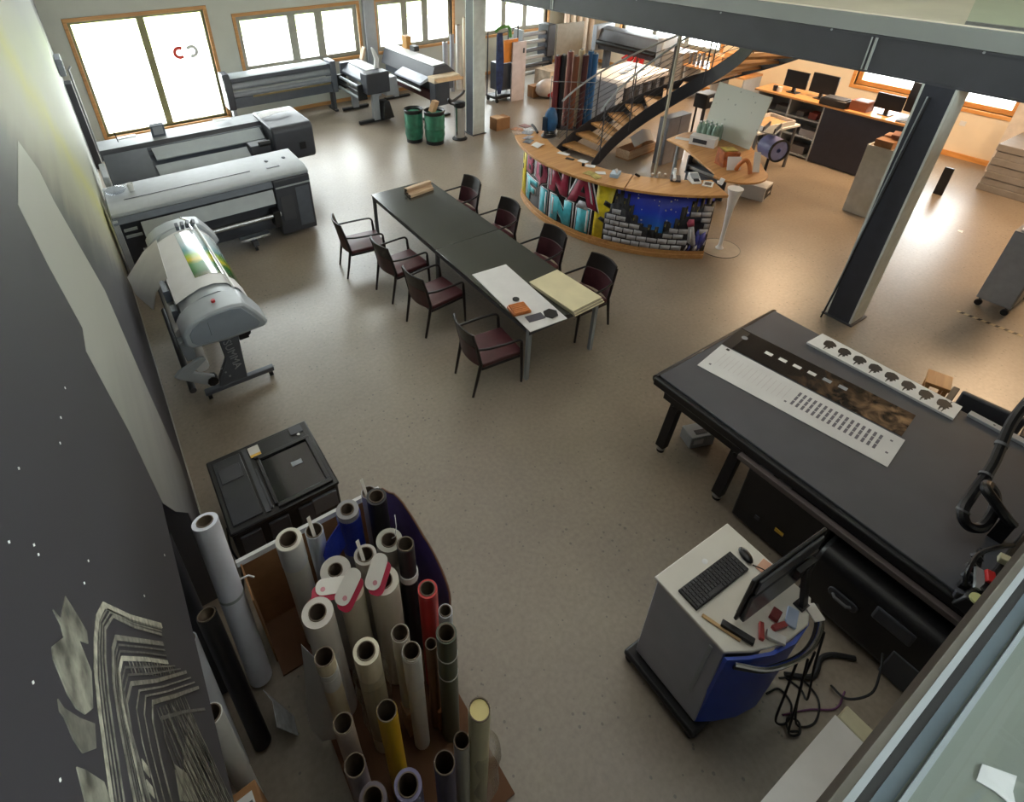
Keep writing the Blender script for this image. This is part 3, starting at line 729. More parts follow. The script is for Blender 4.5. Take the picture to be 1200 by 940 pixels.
wrap([(203.5, .13), (239.8, .13), (239.8, .93), (236.5, .87), (235.6, .83), (232.6, .77), (231.8, .69), (229, .6), (228.5, .5), (224.5, .42), (221.5, .26), (219.5, .32), (216.5, .48), (212.5, .6), (211.5, .68), (208.5, .74), (208.4, .79), (205.2, .75), (205.2, .62), (203.5, .58)], 'mortar', P_MOR, .0125)
top_at = [(203.5, 0.605), (205.2, 0.725), (208.4, 0.755), (208.6, 0.705), (211.5, 0.645), (212.5, 0.565), (216.5, 0.475), (219.5, 0.315), (221.5, 0.255), (224.5, 0.425), (228.5, 0.515), (229, 0.605), (231.8, 0.675), (232.6, 0.755), (235.6, 0.815), (236.5, 0.855), (239.8, 0.915)]
def topz(a):
    for (p, q), (r, s_) in zip(top_at, top_at[1:]):
        if p <= a <= r: return q+(s_-q)*(a-p)/(r-p)
    return 0
for row in range(8):
    z = .14+row*.093; a = 204.2-(1.75 if row % 2 else 0)
    while a < 239.5:
        w = 3.4+rs.uniform(-.4, .4); b = min(a+w-.26, 239.6); p = max(a, 203.8)
        if b-p > .7 and z+.06 < .03+min(topz(p), topz(b), topz((p+b)/2)) and not (231.9 < (p+b)/2 < 236.2 and z < .62):
            j = lambda: rs.uniform(-.006, .006)
            wrap([(p+.05, z+j()), (b-.05, z+j()), (b, z+.072+j()), (p, z+.074+j())], 'painted_brick', P_GREY, .0155, t=.005)
        a += w
wrap([(233.2, .28), (235.8, .2), (236.2, .26), (234.2, .56), (232.4, .54)], 'spray_can', P_GREY, .0175)
wrap([(232.3, .53), (234.4, .55), (233.8, .66), (232.2, .66), (231.6, .6)], 'spray_cap', P_PINK, .0185)
wrap([(233.9, .3), (234.5, .28), (233.6, .5), (233.2, .5)], 'can_stripe', P_WH, .0195)
wrap([(236.4, .2), (238.2, .16), (239.4, .3), (238.8, .46), (237, .4), (236, .5), (235.4, .42)], 'blue_tag', paint('violet_blue', '3a3f8f', .3), .0175)
for k in range(7):
    a = 231.5+k*1.1; wrap([(a, .14), (a+.5, .14), (a+1.1, .2), (a+.8, .24)], 'tag_stroke', (P_BK, P_WH, paint('violet_blue', '3a3f8f'))[k % 3], .019+.0004*k)

# ------------------------------------------------------------------ curved steel staircase with oak treads
SC = (8.408, 6.526); RI, RO = 1.242, 2.177; T0 = 106.1; DT = 9.588; RISE = .172; NT = 19
st = thing('curved_staircase', 'curved steel staircase with wooden treads rising behind the counter', 'staircase', (SC[0], SC[1], 0))
def hp(r, th, z): return Vector((r*math.cos(math.radians(th)), r*math.sin(math.radians(th)), z))
M_STD = mat('stair_steel', '2a2b31', .5)
M_OAKT = wood('tread_oak', '9d7345', 'b98d5a', .45)
for k in range(1, NT+1):
    a1 = T0-k*DT; a0 = a1-DT*.98; z = RISE*k
    m = MB(); n = 4; vs = []
    for zz in (z-.045, z):
        vs += [hp(RI+.01, a1+(a0-a1)*i/n, zz) for i in range(n+1)]+[hp(RO-.01, a1+(a0-a1)*i/n, zz) for i in range(n+1)]
    q = n+1; fs = []
    for i in range(n):
        fs += [(2*q+i, 3*q+i, 3*q+i+1, 2*q+i+1), (i+1, q+i+1, q+i, i), (i, 2*q+i, 2*q+i+1, i+1), (q+i+1, 3*q+i+1, 3*q+i, q+i)]
    fs += [(0, q, 3*q, 2*q), (n, 2*q+n, 3*q+n, q+n)]
    m.add(vs, fs).build('tread', M_OAKT, st, bevel=.004)
def helix_plate(r, w, zlo, zhi, a_from, a_to, n=64):
    m = MB(); vs = []
    for i in range(n+1):
        th = a_from+(a_to-a_from)*i/n; z = RISE*(T0-th)/DT
        b = max(0., z+zlo)
        vs += [hp(r-w/2, th, b), hp(r+w/2, th, b), hp(r+w/2, th, z+zhi), hp(r-w/2, th, z+zhi)]
    fs = []
    for i in range(n):
        for j in range(4):
            fs.append((4*i+j, 4*i+(j+1) % 4, 4*i+4+(j+1) % 4, 4*i+4+j))
    fs += [(3, 2, 1, 0), (4*n, 4*n+1, 4*n+2, 4*n+3)]
    return m.add(vs, fs)
helix_plate(RI, .016, -.25, .06, T0-2, T0-(NT+.6)*DT).build('stringer', M_STD, st)
helix_plate(RO, .016, -.25, .06, T0-2, T0-(NT+.6)*DT).build('stringer', M_STD, st)
def rail(r, dz, k0, k1, rad, name, m, n=50, seg=6):
    MB().tube([hp(r, T0-DT*(k0+(k1-k0)*i/n), RISE*(k0+(k1-k0)*i/n)+dz) for i in range(n+1)], rad, seg).build(name, m, st)
for r in (RI, RO):
    rail(r, .98, .7, 18.2, .02, 'handrail', M_PALE, seg=8)
    for j in range(6): rail(r, .2+.12*j, .7, 18.2, .0065, 'rail_wire', M_STEELD, seg=5)
    for k in range(1, 19, 2 if r > 2 else 3):
        p = hp(r, T0-DT*(k+.3), RISE*k)
        MB().cyl((p.x, p.y, RISE*k-.1), (p.x, p.y, RISE*(k+.3)+.97), .013, seg=8).build('baluster', M_STEELD, st)
np_ = thing('steel_pole', 'thin pale steel pole from floor to upper floor inside the staircase curve', 'pole', (8.76, 6.69, 0))
MB().cyl((0, 0, .01), (0, 0, 3.28), .026, seg=12).build('shaft', mat('pole_paint', 'b5ae9c', .5), np_)
MB().cyl((0, 0, 0), (0, 0, .015), .08, seg=16).build('foot_plate', M_PALE, np_)

# ------------------------------------------------------------------ wide printers along the left and back
def text_mesh(txt, size, name, m, parent, loc, rot, t=.002):
    cu = bpy.data.curves.new(name, 'FONT'); cu.body = txt; cu.size = size; cu.extrude = t; cu.align_x = 'CENTER'; cu.align_y = 'CENTER'; cu.resolution_u = 2
    tmp = bpy.data.objects.new('tmp', cu); COL.objects.link(tmp)
    bpy.context.view_layer.update()
    me = bpy.data.meshes.new_from_object(tmp.evaluated_get(bpy.context.evaluated_depsgraph_get()))
    bpy.data.objects.remove(tmp); bpy.data.curves.remove(cu)
    me.name = name; me.materials.clear(); me.materials.append(m)
    o = bpy.data.objects.new(name, me); COL.objects.link(o); o.parent = parent; o.location = loc; o.rotation_euler = rot
    return o
def caster(p, parent, r=.035, m=None):
    x, y, z = p
    c = MB().box(x-.012, y-.012, z+r, x+.012, y+.012, z+2*r+.03).build('caster', M_STEELD, parent)
    MB().cyl((x-.02, y, z+r), (x+.02, y, z+r), r, seg=12).build('wheel', m or M_RUBBER, c)
    return c
# --- printer A: nearest of the two big dark printers
pa = thing('wide_printer', 'nearer of the two big dark wide printers standing at the left wall', 'printer', (0, 8.4, 0))
MB().box(-.2, .1, .16, 2.5, .85, .96).build('body', M_CHAR, pa, bevel=.02)
MB().prism([(.0, 1.0), (.0, 1.05), (.12, 1.1), (.9, 1.12), (.9, .96), (.1, .96)], 'yz', -.24, 2.56).build('top_deck', M_LGREY, pa, bevel=.012)
MB().prism([(-.03, .9), (.0, .998), (.12, .998), (.12, .9)], 'yz', -.24, 1.97).build('front_band', M_CHARL, pa, bevel=.006)
MB().box(-.02, .3, 1.108, 1.75, .315, 1.114).box(2.0, .25, 1.106, 2.2, .3, 1.113).build('deck_slot', M_CHAR, pa)
for x in (2.08, 2.36): MB().ball((x, .55, 1.118), (.03, .05, .012), 10, 6).build('vent_nub', M_CHARL, pa)
MB().hexa([(.08, -.17, .7), (1.93, -.17, .7), (1.95, -.06, .86), (.08, -.06, .86)], [(.08, -.16, .72), (1.93, -.16, .72), (1.95, -.05, .885), (.08, -.05, .885)]).build('front_platen', M_PALE, pa, bevel=.006)
cab = MB().box(1.98, -.02, .06, 2.56, .86, .995).build('right_cabinet', M_CHAR, pa, bevel=.02)
MB().box(2.0, -.028, .86, 2.55, -.018, .885).build('pale_strip', M_PALE, cab)
MB().box(2.04, -.03, .3, 2.24, -.02, .72).build('ink_door', M_STEELD, cab, bevel=.006)
MB().box(2.3, -.03, .15, 2.52, -.02, .82).build('side_door', M_CHARL, cab, bevel=.006)
for k in range(7): MB().box(2.556, .1, .2+.1*k, 2.566, .7, .23+.1*k).build('vent_slat', M_BLACK, cab)
MB().box(-.26, -.02, .1, -.18, .8, .97).build('left_panel', M_LGREY, pa, bevel=.01)
MB().box(-.15, -.03, .78, .02, -.01, .82).box(-.15, -.03, .68, .06, -.01, .72).build('left_badge', M_PALE, pa)
MB().cyl((.0, -.1, .48), (1.99, -.1, .48), .035, seg=14).build('take_up_bar', M_ALU, pa)
MB().box(1.86, -.16, .3, 1.97, .04, .56).build('bar_bracket', M_BLACK, pa, bevel=.01)
MB().box(.2, .12, .5, 1.9, .13, .84).build('output_recess', M_BLACKS, pa)
for x in (.2, 1.5): MB().box(x-.04, -.2, .1, x+.04, .8, .17).build('foot_beam', M_STEELD, pa)
for x, y in ((.2, -.15), (.2, .75), (1.5, -.15), (1.5, .75)): caster((x, y, .0), pa, .03)
MB().box(1.3, -.14, .19, 1.75, -.02, .23).build('foot_pedal', M_CHROME, pa)
# --- printer B behind it
pb = thing('wide_printer', 'farther big dark wide printer with a rounded end cap under the left window', 'printer', (0, 10.05, 0))
MB().prism([(.3, .25), (.3, .7), (.46, .84), (.7, .96), (.72, 1.1), (1.3, 1.1), (1.3, .25)], 'yz', -.1, 2.7).build('body', M_CHARL, pb, bevel=.012)
MB().prism([(.78, 1.1), (.82, 1.16), (1.3, 1.18), (1.3, 1.1)], 'yz', -.12, 2.75).build('top_deck', M_LGREY, pb, bevel=.008)
MB().prism([(.7, 1.03), (.74, 1.1), (.82, 1.16), (.8, 1.1)], 'yz', -.12, 2.62).build('deck_band', M_CHAR, pb)
MB().hexa([(.66, .46, .93), (2.5, .46, .93), (2.5, .7, 1.07), (.64, .7, 1.07)], [(.66, .45, .95), (2.5, .45, .95), (2.5, .69, 1.09), (.64, .69, 1.09)]).build('slanted_cover', M_PALE, pb)
MB().hexa([(.62, .02, .74), (2.12, .02, .74), (2.12, .3, .9), (.6, .3, .9)], [(.62, .01, .76), (2.12, .01, .76), (2.12, .29, .92), (.6, .29, .92)]).build('front_platen', M_PALE, pb)
MB().prism([(.06, .55), (.06, .74), (.72, 1.1), (.8, 1.1), (.8, .55)], 'yz', -.1, .58).build('left_block', mat('block_dark', '3a3e45', .5), pb, bevel=.012)
MB().box(-.2, .0, .3, -.11, .7, 1.0).build('end_panel', M_LGREY, pb, bevel=.02)
MB().prism(rrect(.05, .55, 1.3, 1.22, .12), 'yz', 2.55, 3.3).build('end_cap', M_CHAR, pb, bevel=.03)
MB().box(3.0, .04, .75, 3.12, .055, .88).build('cap_latch', M_BLACK, pb)
MB().box(2.14, .1, .8, 2.5, .4, .96).build('ink_station', M_CHAR, pb, bevel=.02)
MB().cyl((2.3, .12, .97), (2.5, .12, .97), .05, seg=12).build('ink_knob', M_BLACK, pb)
sc = MB().obox((.85, 1.0, 1.27), (.22, .1, .24), (.25, 0, 0)).build('control_box', M_CHARL, pb, bevel=.01)
MB().obox((.85, .945, 1.285), (.16, .01, .15), (.25, 0, 0)).build('display', M_LGREY, sc)
for x in (.2, 2.4):
    MB().box(x-.05, .6, .06, x+.05, .75, .3).build('leg', M_STEELD, pb)
    MB().box(x-.05, .2, .05, x+.05, 1.25, .1).build('foot_beam', M_STEELD, pb)
    for y in (.25, 1.2): caster((x, y, -.001), pb, .02)
# little things left on the two printers
o = thing('paper_cup', 'white cup standing on the left end of the nearer dark printer', 'cup', (.12, 8.95, 1.119))
MB().lathe([(.032, 0), (.045, .11), (.048, .115), (.042, .112), (.03, .01)], seg=16).build('cup_body', M_WHITE, o)
tag(MB().ball((0, 0, .05), (.14, .1, .06), 12, 7).build('plastic_bag', glass('clear_film', (.82, .84, .88), .12, .2), loc=(-.08, 8.95, 1.13)), 'crumpled clear plastic bag beside the white cup on the printer', 'bag')
tag(MB().slab([[(-.3, -.1, .0), (0, -.12, .05), (.3, -.05, .03)], [(-.34, .05, .03), (0, .06, .07), (.33, .1, .02)], [(-.25, .2, .0), (.05, .22, .03), (.28, .24, .01)]], .004).build('crumpled_sheet', M_PAPER, loc=(2.85, 10.75, 1.27)), 'crumpled white sheet lying on the rounded end cap of the far dark printer', 'paper')
tag(MB().slab([[(-.16, -.07, 0), (.16, -.06, .01)], [(-.15, .07, .02), (.15, .08, 0)]], .003).build('white_sheet', M_PAPER, loc=(1.95, 11.1, 1.232)), 'small white sheet lying on the far printer deck left of the end cap', 'paper')
tag(MB().box(-.14, -.06, 0, .14, .06, .02).build('label_strip', M_WHITE, loc=(.35, 11.1, 1.232)), 'white label card on the far printer deck by the thin rod', 'card')
tag(MB().cyl((0, 0, 0), (-.02, .02, .26), .008, seg=8).build('thin_rod', M_BLACK, loc=(.2, 10.98, 1.22)), 'thin dark rod standing up on the far printer deck before the window', 'rod')

# --- plotter C: white cutter with a green print, seen end on
pc = thing('print_cutter', 'grey and white print cutter on a T stand with a green print over it', 'printer', (0, 0, 0))
CAP = [(.05, .99), (.05, 1.10), (.1, 1.17), (.2, 1.23), (.35, 1.27), (.55, 1.28), (.68, 1.25), (.78, 1.1), (.86, .95), (.82, .91), (.45, .89), (.1, .93)]
M_CUT = mat('cutter_grey', '858d96', .4, var=.03)
M_CUTL = mat('cutter_light', 'a0a6ac', .38, var=.03)
def shrink(P, k):
    cx = sum(p[0] for p in P)/len(P); cy = sum(p[1] for p in P)/len(P)
    return [(cx+(x-cx)*k, cy+(y-cy)*k) for x, y in P]
for y0, y1 in ((5.03, 5.36), (7.05, 7.32)):
    c = MB().prism(CAP, 'xz', y0, y1).build('end_cap', M_CUTL, pc, bevel=.025)
    MB().prism(shrink([p for p in CAP], .82), 'xz', y0-.006, y0+.02).build('cap_face', M_CUT, c, bevel=.004)
MB().box(.3, 5.021, 1.02, .305, 5.026, 1.18).build('cap_seam', M_CHARL, pc)
MB().cyl((.42, 5.2, 1.27), (.42, 5.2, 1.3), .02, seg=10).build('red_button', M_RED, pc)
HOOD = [(.1, 1.0), (.12, 1.12), (.22, 1.22), (.36, 1.27), (.5, 1.28), (.62, 1.24), (.72, 1.12), (.78, .98)]
rows = [[(x, y, z) for x, z in HOOD] for y in (5.36, 5.9, 6.4, 7.05)]
MB().slab(rows, -.03).build('hood', M_CUTL, pc)
# media over the hood: printed film and white paper, hanging down at the back
SH = [(-.24, .72), (-.2, .95), (-.02, 1.08), (.1, 1.18), (.22, 1.235), (.36, 1.283), (.5, 1.292), (.62, 1.252), (.73, 1.13), (.79, .99), (.82, .8)]
def media(a, b, y0, y1, name, m, off=.004):
    MB().slab([[(x, y, z+off) for x, z in SH[a:b]] for y in (y0, y1)], .003).build(name, m, pc)
media(3, 11, 5.5, 6.9, 'white_paper', M_PAPER, .006)
MB().slab([[(-.27, 6.95, .86), (-.02, 7.0, 1.1), (.16, 6.95, 1.24)], [(-.24, 6.6, .8), (-.06, 6.55, 1.05), (.14, 6.5, 1.24)], [(-.12, 6.35, .68), (-.04, 6.2, .98), (.12, 6.0, 1.23)]], .004).build('feed_sheet', M_PAPER, pc)
def printmat():
    m = bpy.data.materials.new('landscape_print'); m.use_nodes = True; nt = m.node_tree; b = nt.nodes['Principled BSDF']; L = nt.links.new
    tc = nt.nodes.new('ShaderNodeTexCoord'); n = nt.nodes.new('ShaderNodeTexNoise'); n.inputs['Scale'].default_value = 3.; n.inputs['Detail'].default_value = 5
    sp = nt.nodes.new('ShaderNodeSeparateXYZ'); L(tc.outputs['Object'], sp.inputs[0]); L(tc.outputs['Object'], n.inputs['Vector'])
    ma = nt.nodes.new('ShaderNodeMath'); ma.operation = 'MULTIPLY_ADD'; ma.inputs[1].default_value = .35; L(n.outputs['Fac'], ma.inputs[0]); L(sp.outputs['Y'], ma.inputs[2])
    mr = nt.nodes.new('ShaderNodeMapRange'); mr.inputs['From Min'].default_value = 5.75; mr.inputs['From Max'].default_value = 7.0; L(ma.outputs[0], mr.inputs['Value'])
    r = nt.nodes.new('ShaderNodeValToRGB'); L(mr.outputs[0], r.inputs['Fac']); e = r.color_ramp.elements
    st_ = [(0, '2f7040'), (.12, '6b6a4d'), (.22, '3f6b3c'), (.34, '4d8a43'), (.42, 'd8c62a'), (.52, '8cb436'), (.6, '6fa6a8'), (.75, 'b9cfd6'), (1, 'd5dde0')]
    e[0].position, e[0].color = 0, (*rgb(st_[0][1]), 1); e[1].position, e[1].color = 1, (*rgb(st_[-1][1]), 1)
    for p, c in st_[1:-1]: q = e.new(p); q.color = (*rgb(c), 1)
    L(r.outputs['Color'], b.inputs['Base Color']); b.inputs['Roughness'].default_value = .15; b.inputs['Coat Weight'].default_value = .6
    return m
media(5, 11, 5.72, 6.85, 'green_print', printmat(), .011)
MB().tube([(.66, 5.36, 1.27), (.64, 6.2, 1.28), (.62, 7.05, 1.27)], .014).build('guide_rod', M_WHITE, pc)
MB().tube([(.56, 6.8, 1.31), (.55, 7.05, 1.34), (.5, 7.2, 1.32)], .012).build('guide_rod', M_CHROME, pc)
for k in range(4): MB().obox((.42+.06*k, 6.98, 1.32), (.035, .08, .06), (.2, .2*k, 0)).build('pinch_roller', M_CHARL, pc)
# back side: rollers and media roll
MB().cyl((.06, 5.4, .9), (.06, 6.95, .9), .06, seg=14).build('media_roll', M_PAPER, pc)
MB().cyl((.02, 5.36, .78), (.02, 7.0, .78), .03, seg=10).build('back_roller', M_CHARL, pc)
MB().box(.04, 5.5, .98, .1, 5.62, 1.12).build('back_latch', M_CHARL, pc); MB().box(.03, 5.85, 1.02, .09, 6.1, 1.16).build('back_latch', M_CHARL, pc)
MB().box(.12, 5.38, .82, .75, 7.03, .97).build('bed_beam', M_CHARL, pc, bevel=.01)
MB().hexa([(.02, 5.28, .62), (.12, 5.28, .62), (.12, 5.4, .62), (.02, 5.4, .62)], [(.0, 5.28, .86), (.12, 5.28, .92), (.12, 5.4, .92), (.0, 5.4, .86)]).build('roll_arm', M_CUTL, pc, bevel=.012)
for y in (5.33, 7.1):
    MB().prism([(.36, .92), (.58, .92), (.54, .1), (.24, .1), (.26, .24), (.38, .46)], 'xz', y-.03, y+.03).build('stand_post', M_CHARL, pc, bevel=.006)
    MB().beam((.08, y, .105), (.84, y, .105), .07, .06).build('foot_beam', M_CHARL, pc, bevel=.01)
    for x in (.12, .8): caster((x, y, .0), pc, .026)
text_mesh('SUMMA', .12, 'stand_lettering', M_LGREY, pc, (.455, 5.296, .5), (PI/2, PI/2-.1, 0))
for k in range(3): MB().box(.3+.03*k, 5.296, .36-.07*k, .32+.03*k, 5.3, .38-.07*k).build('small_mark', M_LGREY, pc)
MB().cyl((.5, 5.4, .72), (.5, 7.0, .72), .045, seg=14).build('take_up_roll', M_CHARL, pc)
MB().obox((.62, 5.32, .72), (.1, .06, .14)).cyl((.66, 5.25, .74), (.66, 5.32, .74), .035, seg=10).build('roll_drive', M_BLACK, pc)
MB().prism([(-.14, .55), (-.1, .5), (.16, .28), (.23, .31), (.22, .4), (.04, .53), (.19, .63), (.18, .67), (.14, .68), (-.08, .6)], 'xz', 5.19, 5.23).build('roll_bracket', M_CUTL, pc, bevel=.008)
MB().cyl((.19, 5.17, .34), (.19, 5.27, .34), .055, seg=8).build('bracket_knob', M_BLACK, pc)
MB().cyl((-.02, 5.2, .3), (-.02, 6.9, .3), .035, seg=12).build('spare_roll_core', M_CHAR, pc)
MB().cyl((.14, 5.28, .5), (.14, 6.9, .5), .07, seg=12).build('spare_roll', M_PAPER, pc)

# --- long roll laminator along the back wall
lm_ = thing('roll_laminator', 'long grey roll laminator under the three pane window at the back wall', 'laminator', (2.8, 14.1, 0))
MB().box(.02, .02, 1.1, 2.5, .4, 1.2).build('top_beam', M_CHARL, lm_, bevel=.012)
MB().hexa([(.05, -.02, 1.2), (2.4, -.02, 1.2), (2.4, .4, 1.2), (.05, .4, 1.2)], [(.05, .06, 1.24), (2.4, .06, 1.24), (2.4, .4, 1.24), (.05, .4, 1.24)]).build('top_cover', M_PALE, lm_)
MB().cyl((.06, .1, 1.0), (2.5, .1, 1.0), .085, seg=18).build('upper_roller', M_GREY, lm_)
MB().cyl((.06, .08, .82), (2.5, .08, .82), .07, seg=18).build('lower_roller', M_GREY, lm_)
MB().box(.06, .0, .88, 2.5, .03, .915).build('feed_table', M_LGREY, lm_)
MB().box(.5, -.012, .72, 2.45, .02, .76).build('brass_rail', mat('dull_brass', '8a7a55', .4, metal=.5), lm_)
MB().box(.06, .06, .5, 2.5, .36, .74).build('lower_beam', M_CHARL, lm_, bevel=.01)
MB().prism([(-.04, .5), (-.08, 1.1), (.04, 1.3), (.42, 1.3), (.42, .5)], 'yz', -.1, .06).build('end_frame', M_CHAR, lm_, bevel=.02)
MB().prism([(-.02, .95), (-.05, 1.1), (.04, 1.22), (.2, 1.22), (.2, .95)], 'yz', -.112, -.095).build('end_plate', M_WHITE, lm_)
MB().box(2.48, -.04, .5, 2.62, .42, 1.26).build('end_frame', M_CHARL, lm_, bevel=.02)
for x in (.02, 2.52): MB().box(x-.03, .1, 0, x+.05, .3, .52).box(x-.03, .02, 0, x+.05, .5, .05).build('leg', M_PALE if x < 1 else M_STEELD, lm_)
# --- plotter facing the hall beside it
w2 = thing('vinyl_plotter', 'dark vinyl plotter on black T feet at the right end of the back wall window', 'plotter', (5.85, 13.45, 0))
MB().prism([(-.28, .93), (-.3, 1.0), (-.1, 1.16), (.25, 1.2), (.3, 1.0), (.28, .9)], 'xz', -.5, .62).build('body', M_CHARL, w2, bevel=.015)
MB().box(-.1, -.46, 1.165, .24, .58, 1.2).build('white_lid', M_WHITE, w2, bevel=.01)
MB().box(-.3, -.86, .72, .3, -.5, 1.2).build('end_cap', M_CHAR, w2, bevel=.03)
MB().box(-.28, .62, .85, .28, .8, 1.18).build('end_cap', M_CHAR, w2, bevel=.03)
for k, z in enumerate((.86, .74, .62)): MB().cyl((-.36-.02*k, -.55, z), (-.36-.02*k, .6, z), .035, seg=12).build('take_up_rod', M_PALE if k != 1 else M_BLACK, w2)
for y in (-.6, .6): MB().box(-.42, y, .56, -.2, y+.06, .92).build('rod_bracket', M_BLACK, w2)
for y in (-.66, .58):
    MB().box(-.12, y-.06, .06, .04, y+.06, .92).build('leg', M_LGREY, w2)
    MB().box(-.5 if y < 0 else -.4, y-.05, .02, .32, y+.05, .09).build('foot_beam', M_BLACK, w2, bevel=.01)
MB().hexa([(.05, -.9, .1), (.34, -.9, .1), (.34, -.5, .1), (.05, -.5, .1)], [(.1, -.85, .5), (.26, -.85, .5), (.26, -.55, .5), (.1, -.55, .5)]).build('cable_housing', M_BLACK, w2, bevel=.02)
MB().box(.3, -.6, .55, .62, -.3, .98).build('side_cabinet', M_LGREY, w2, bevel=.02)
tag(MB().tube([(0, 0, 0), (.03, .02, .2), (-.02, .05, .38), (-.06, .06, .46)], [.07, .06, .045, .02]).build('paper_twist', M_PAPER, loc=(6.02, 13.0, 1.205)), 'twisted white paper standing on the dark plotter by the back wall', 'paper')
tag(MB().obox((0, 0, .17), (.05, .16, .3), (.1, .3, 0)).build('wood_offcut', M_BLK, loc=(6.1, 13.9, 1.208)), 'small brown wood offcut leaning on the plotter behind the paper twist', 'wood')
# --- hooded printer behind the column
hp_ = thing('hooded_printer', 'dark hooded roll printer with a pale top, left of the middle column', 'printer', (7.15, 13.1, 0))
MB().prism([(-.26, .92), (-.14, 1.28), (.2, 1.3), (.42, 1.12), (.42, .92)], 'xz', -1.15, 1.45).build('hood', M_STEELD, hp_, bevel=.012)
MB().prism([(-.13, 1.286), (-.12, 1.3), (.2, 1.318), (.2, 1.302)], 'xz', -1.05, 1.43).build('pale_top', M_WHITE, hp_)
MB().box(-.16, -1.1, .72, .4, 1.4, .92).build('body', M_CHARL, hp_)
MB().hexa([(-.46, -1.0, .88), (-.2, -1.0, .96), (-.2, .3, .96), (-.46, .3, .88)], [(-.46, -1.0, .93), (-.2, -1.0, 1.05), (-.2, .3, 1.05), (-.46, .3, .93)]).build('front_tray', mat('tray_lilac_grey', 'c3c6d2', .35), hp_, bevel=.008)
MB().box(-.47, -1.0, .8, -.42, .3, .86).build('tray_slot', M_BLACK, hp_)
MB().cyl((-.48, -1.02, .78), (-.48, .32, .78), .025, seg=10).build('tray_rod', M_WHITE, hp_)
MB().box(-.3, -1.15, .55, .0, .5, .72).build('wire_box', mat('maroon_cloth', '4a2526', .8), hp_)
for y in (-.9, 1.2):
    MB().box(-.08, y-.05, .05, .06, y+.05, .72).build('leg', M_LGREY, hp_)
    MB().box(-.36, y-.05, .0, .4, y+.05, .06).build('foot_beam', M_BLACK, hp_, bevel=.01)
MB().box(-.3, -1.42, .45, .1, -1.15, 1.0).build('ink_cabinet', M_CHAR, hp_, bevel=.02)
o = thing('flat_carton', 'opened pale carton lying on the near end of the hooded printer', 'carton', (7.1, 11.78, 1.003))
MB().box(-.3, -.16, .0, .4, .14, .12).build('carton_body', mat('pale_carton', 'c9b59a', .8), o)
MB().hexa([(-.3, -.3, .05), (.4, -.3, .03), (.4, -.16, .08), (-.3, -.16, .08)], [(-.3, -.3, .06), (.4, -.3, .04), (.4, -.16, .09), (-.3, -.16, .09)]).build('flap', M_CARDL, o)
for i, (y, h_, hx) in enumerate(((13.9, .3, 'b0803f'), (13.5, .12, '303030'))):
    tag(MB().box(-.07, -.12, 0, .07, .12, h_).build(('wood_board', 'dark_bottle')[i], mat('item_'+hx, hx, .6), loc=(7.4, y+.1, 1.32)), ('ochre board standing upright on the pale top of the hooded printer', 'small dark block on the pale top of the hooded printer')[i], ('board', 'block')[i])
# --- white posts by the third window, rolls standing behind the hooded printer
for k, (x, y, h_, r, hx, lb) in enumerate(((8.5, 13.9, 1.35, .07, 'b9bac4', 'lilac grey roll standing behind the hooded printer, leftmost of the row'), (8.75, 13.95, 1.5, .06, 'a8a9b2', 'grey roll standing behind the hooded printer, second of the row'), (9.0, 14.0, 1.7, .08, 'd3cdc6', 'white roll standing behind the hooded printer, third of the row'), (9.25, 14.05, 1.85, .07, 'c9b49c', 'beige roll standing behind the hooded printer, next to the column'))):
    o = thing('film_roll', lb, 'roll', (x, y, 0), 0, 'rolls behind the hooded printer')
    MB().ring((0, 0, 0), (0, 0, h_), r, .038, 16).build('film', mat('film_'+hx, hx, .4), o); MB().ring((0, 0, -.0), (0, 0, h_+.012), .0375, .032, 14).build('core', M_CORE, o)
# green bins and the steel ash bin
def green_bin(x, y, r, h_, lb):
    o = thing('waste_bin', lb, 'bin', (x, y, 0), 0, 'green waste bins')
    MB().lathe([(r*.9, .0), (r*.92, .08)], seg=20).build('base', M_BLACK, o)
    MB().lathe([(r*.9, .08), (r*1.02, .2), (r*.98, h_*.42), (r*1.05, h_*.48), (r, h_*.53), (r*1.02, h_*.85), (r*.98, h_*.9)], seg=20).build('green_sack', mat('green_sack', '2d6b52', .5, var=.25, scale=7, bump=.3), o)
    MB().lathe([(r*1.0, h_*.88), (r*1.08, h_*.97), (r*1.02, h_), (r*.85, h_*.95), (r*.8, h_*.8)], seg=20).build('black_liner', M_BLACK, o)
    return o
green_bin(5.92, 11.08, .2, .74, 'green waste bin with black rim, the rear one of the pair before the hooded printer')
green_bin(6.24, 10.72, .22, .74, 'green waste bin with black rim, the front one with cardboard in it')
tag(MB().obox((0, 0, .08), (.16, .1, .24), (.3, .2, .5)).build('cardboard_scrap', M_CARDL, loc=(6.2, 10.66, .76)), 'torn cardboard scrap sticking out of the front green bin', 'cardboard')
ab = thing('ash_bin', 'round chrome steel standing ash bin beside the middle column', 'bin', (6.83, 10.62, 0))
MB().lathe([(.17, 0), (.17, .02), (.12, .05), (.1, .06)], seg=22).build('base', M_BLACK, ab)
MB().lathe([(.115, .05), (.115, .72)], seg=22).build('tube', M_CHROME, ab)
MB().lathe([(.115, .72), (.13, .74), (.13, .82), (.1, .84)], seg=22).build('rim', M_BLACK, ab)
MB().tube(spline([(-.13, -.02, .8), (-.26, -.04, .86), (-.3, -.05, .95), (-.2, -.05, .9), (.05, 0, .98), (.14, .02, 1.05)], 5), .03).build('handle_tray', M_BLACKS, ab)
cbx = thing('cardboard_box', 'brown cardboard box on the floor right of the middle column', 'box', (7.98, 10.66, 0), .05)
MB().box(-.2, -.13, 0, .2, .13, .27).build('box_body', M_CARD, cbx, bevel=.004)
MB().box(-.2, -.13, .272, .02, .13, .29).build('lid_flap', M_CARDL, cbx)
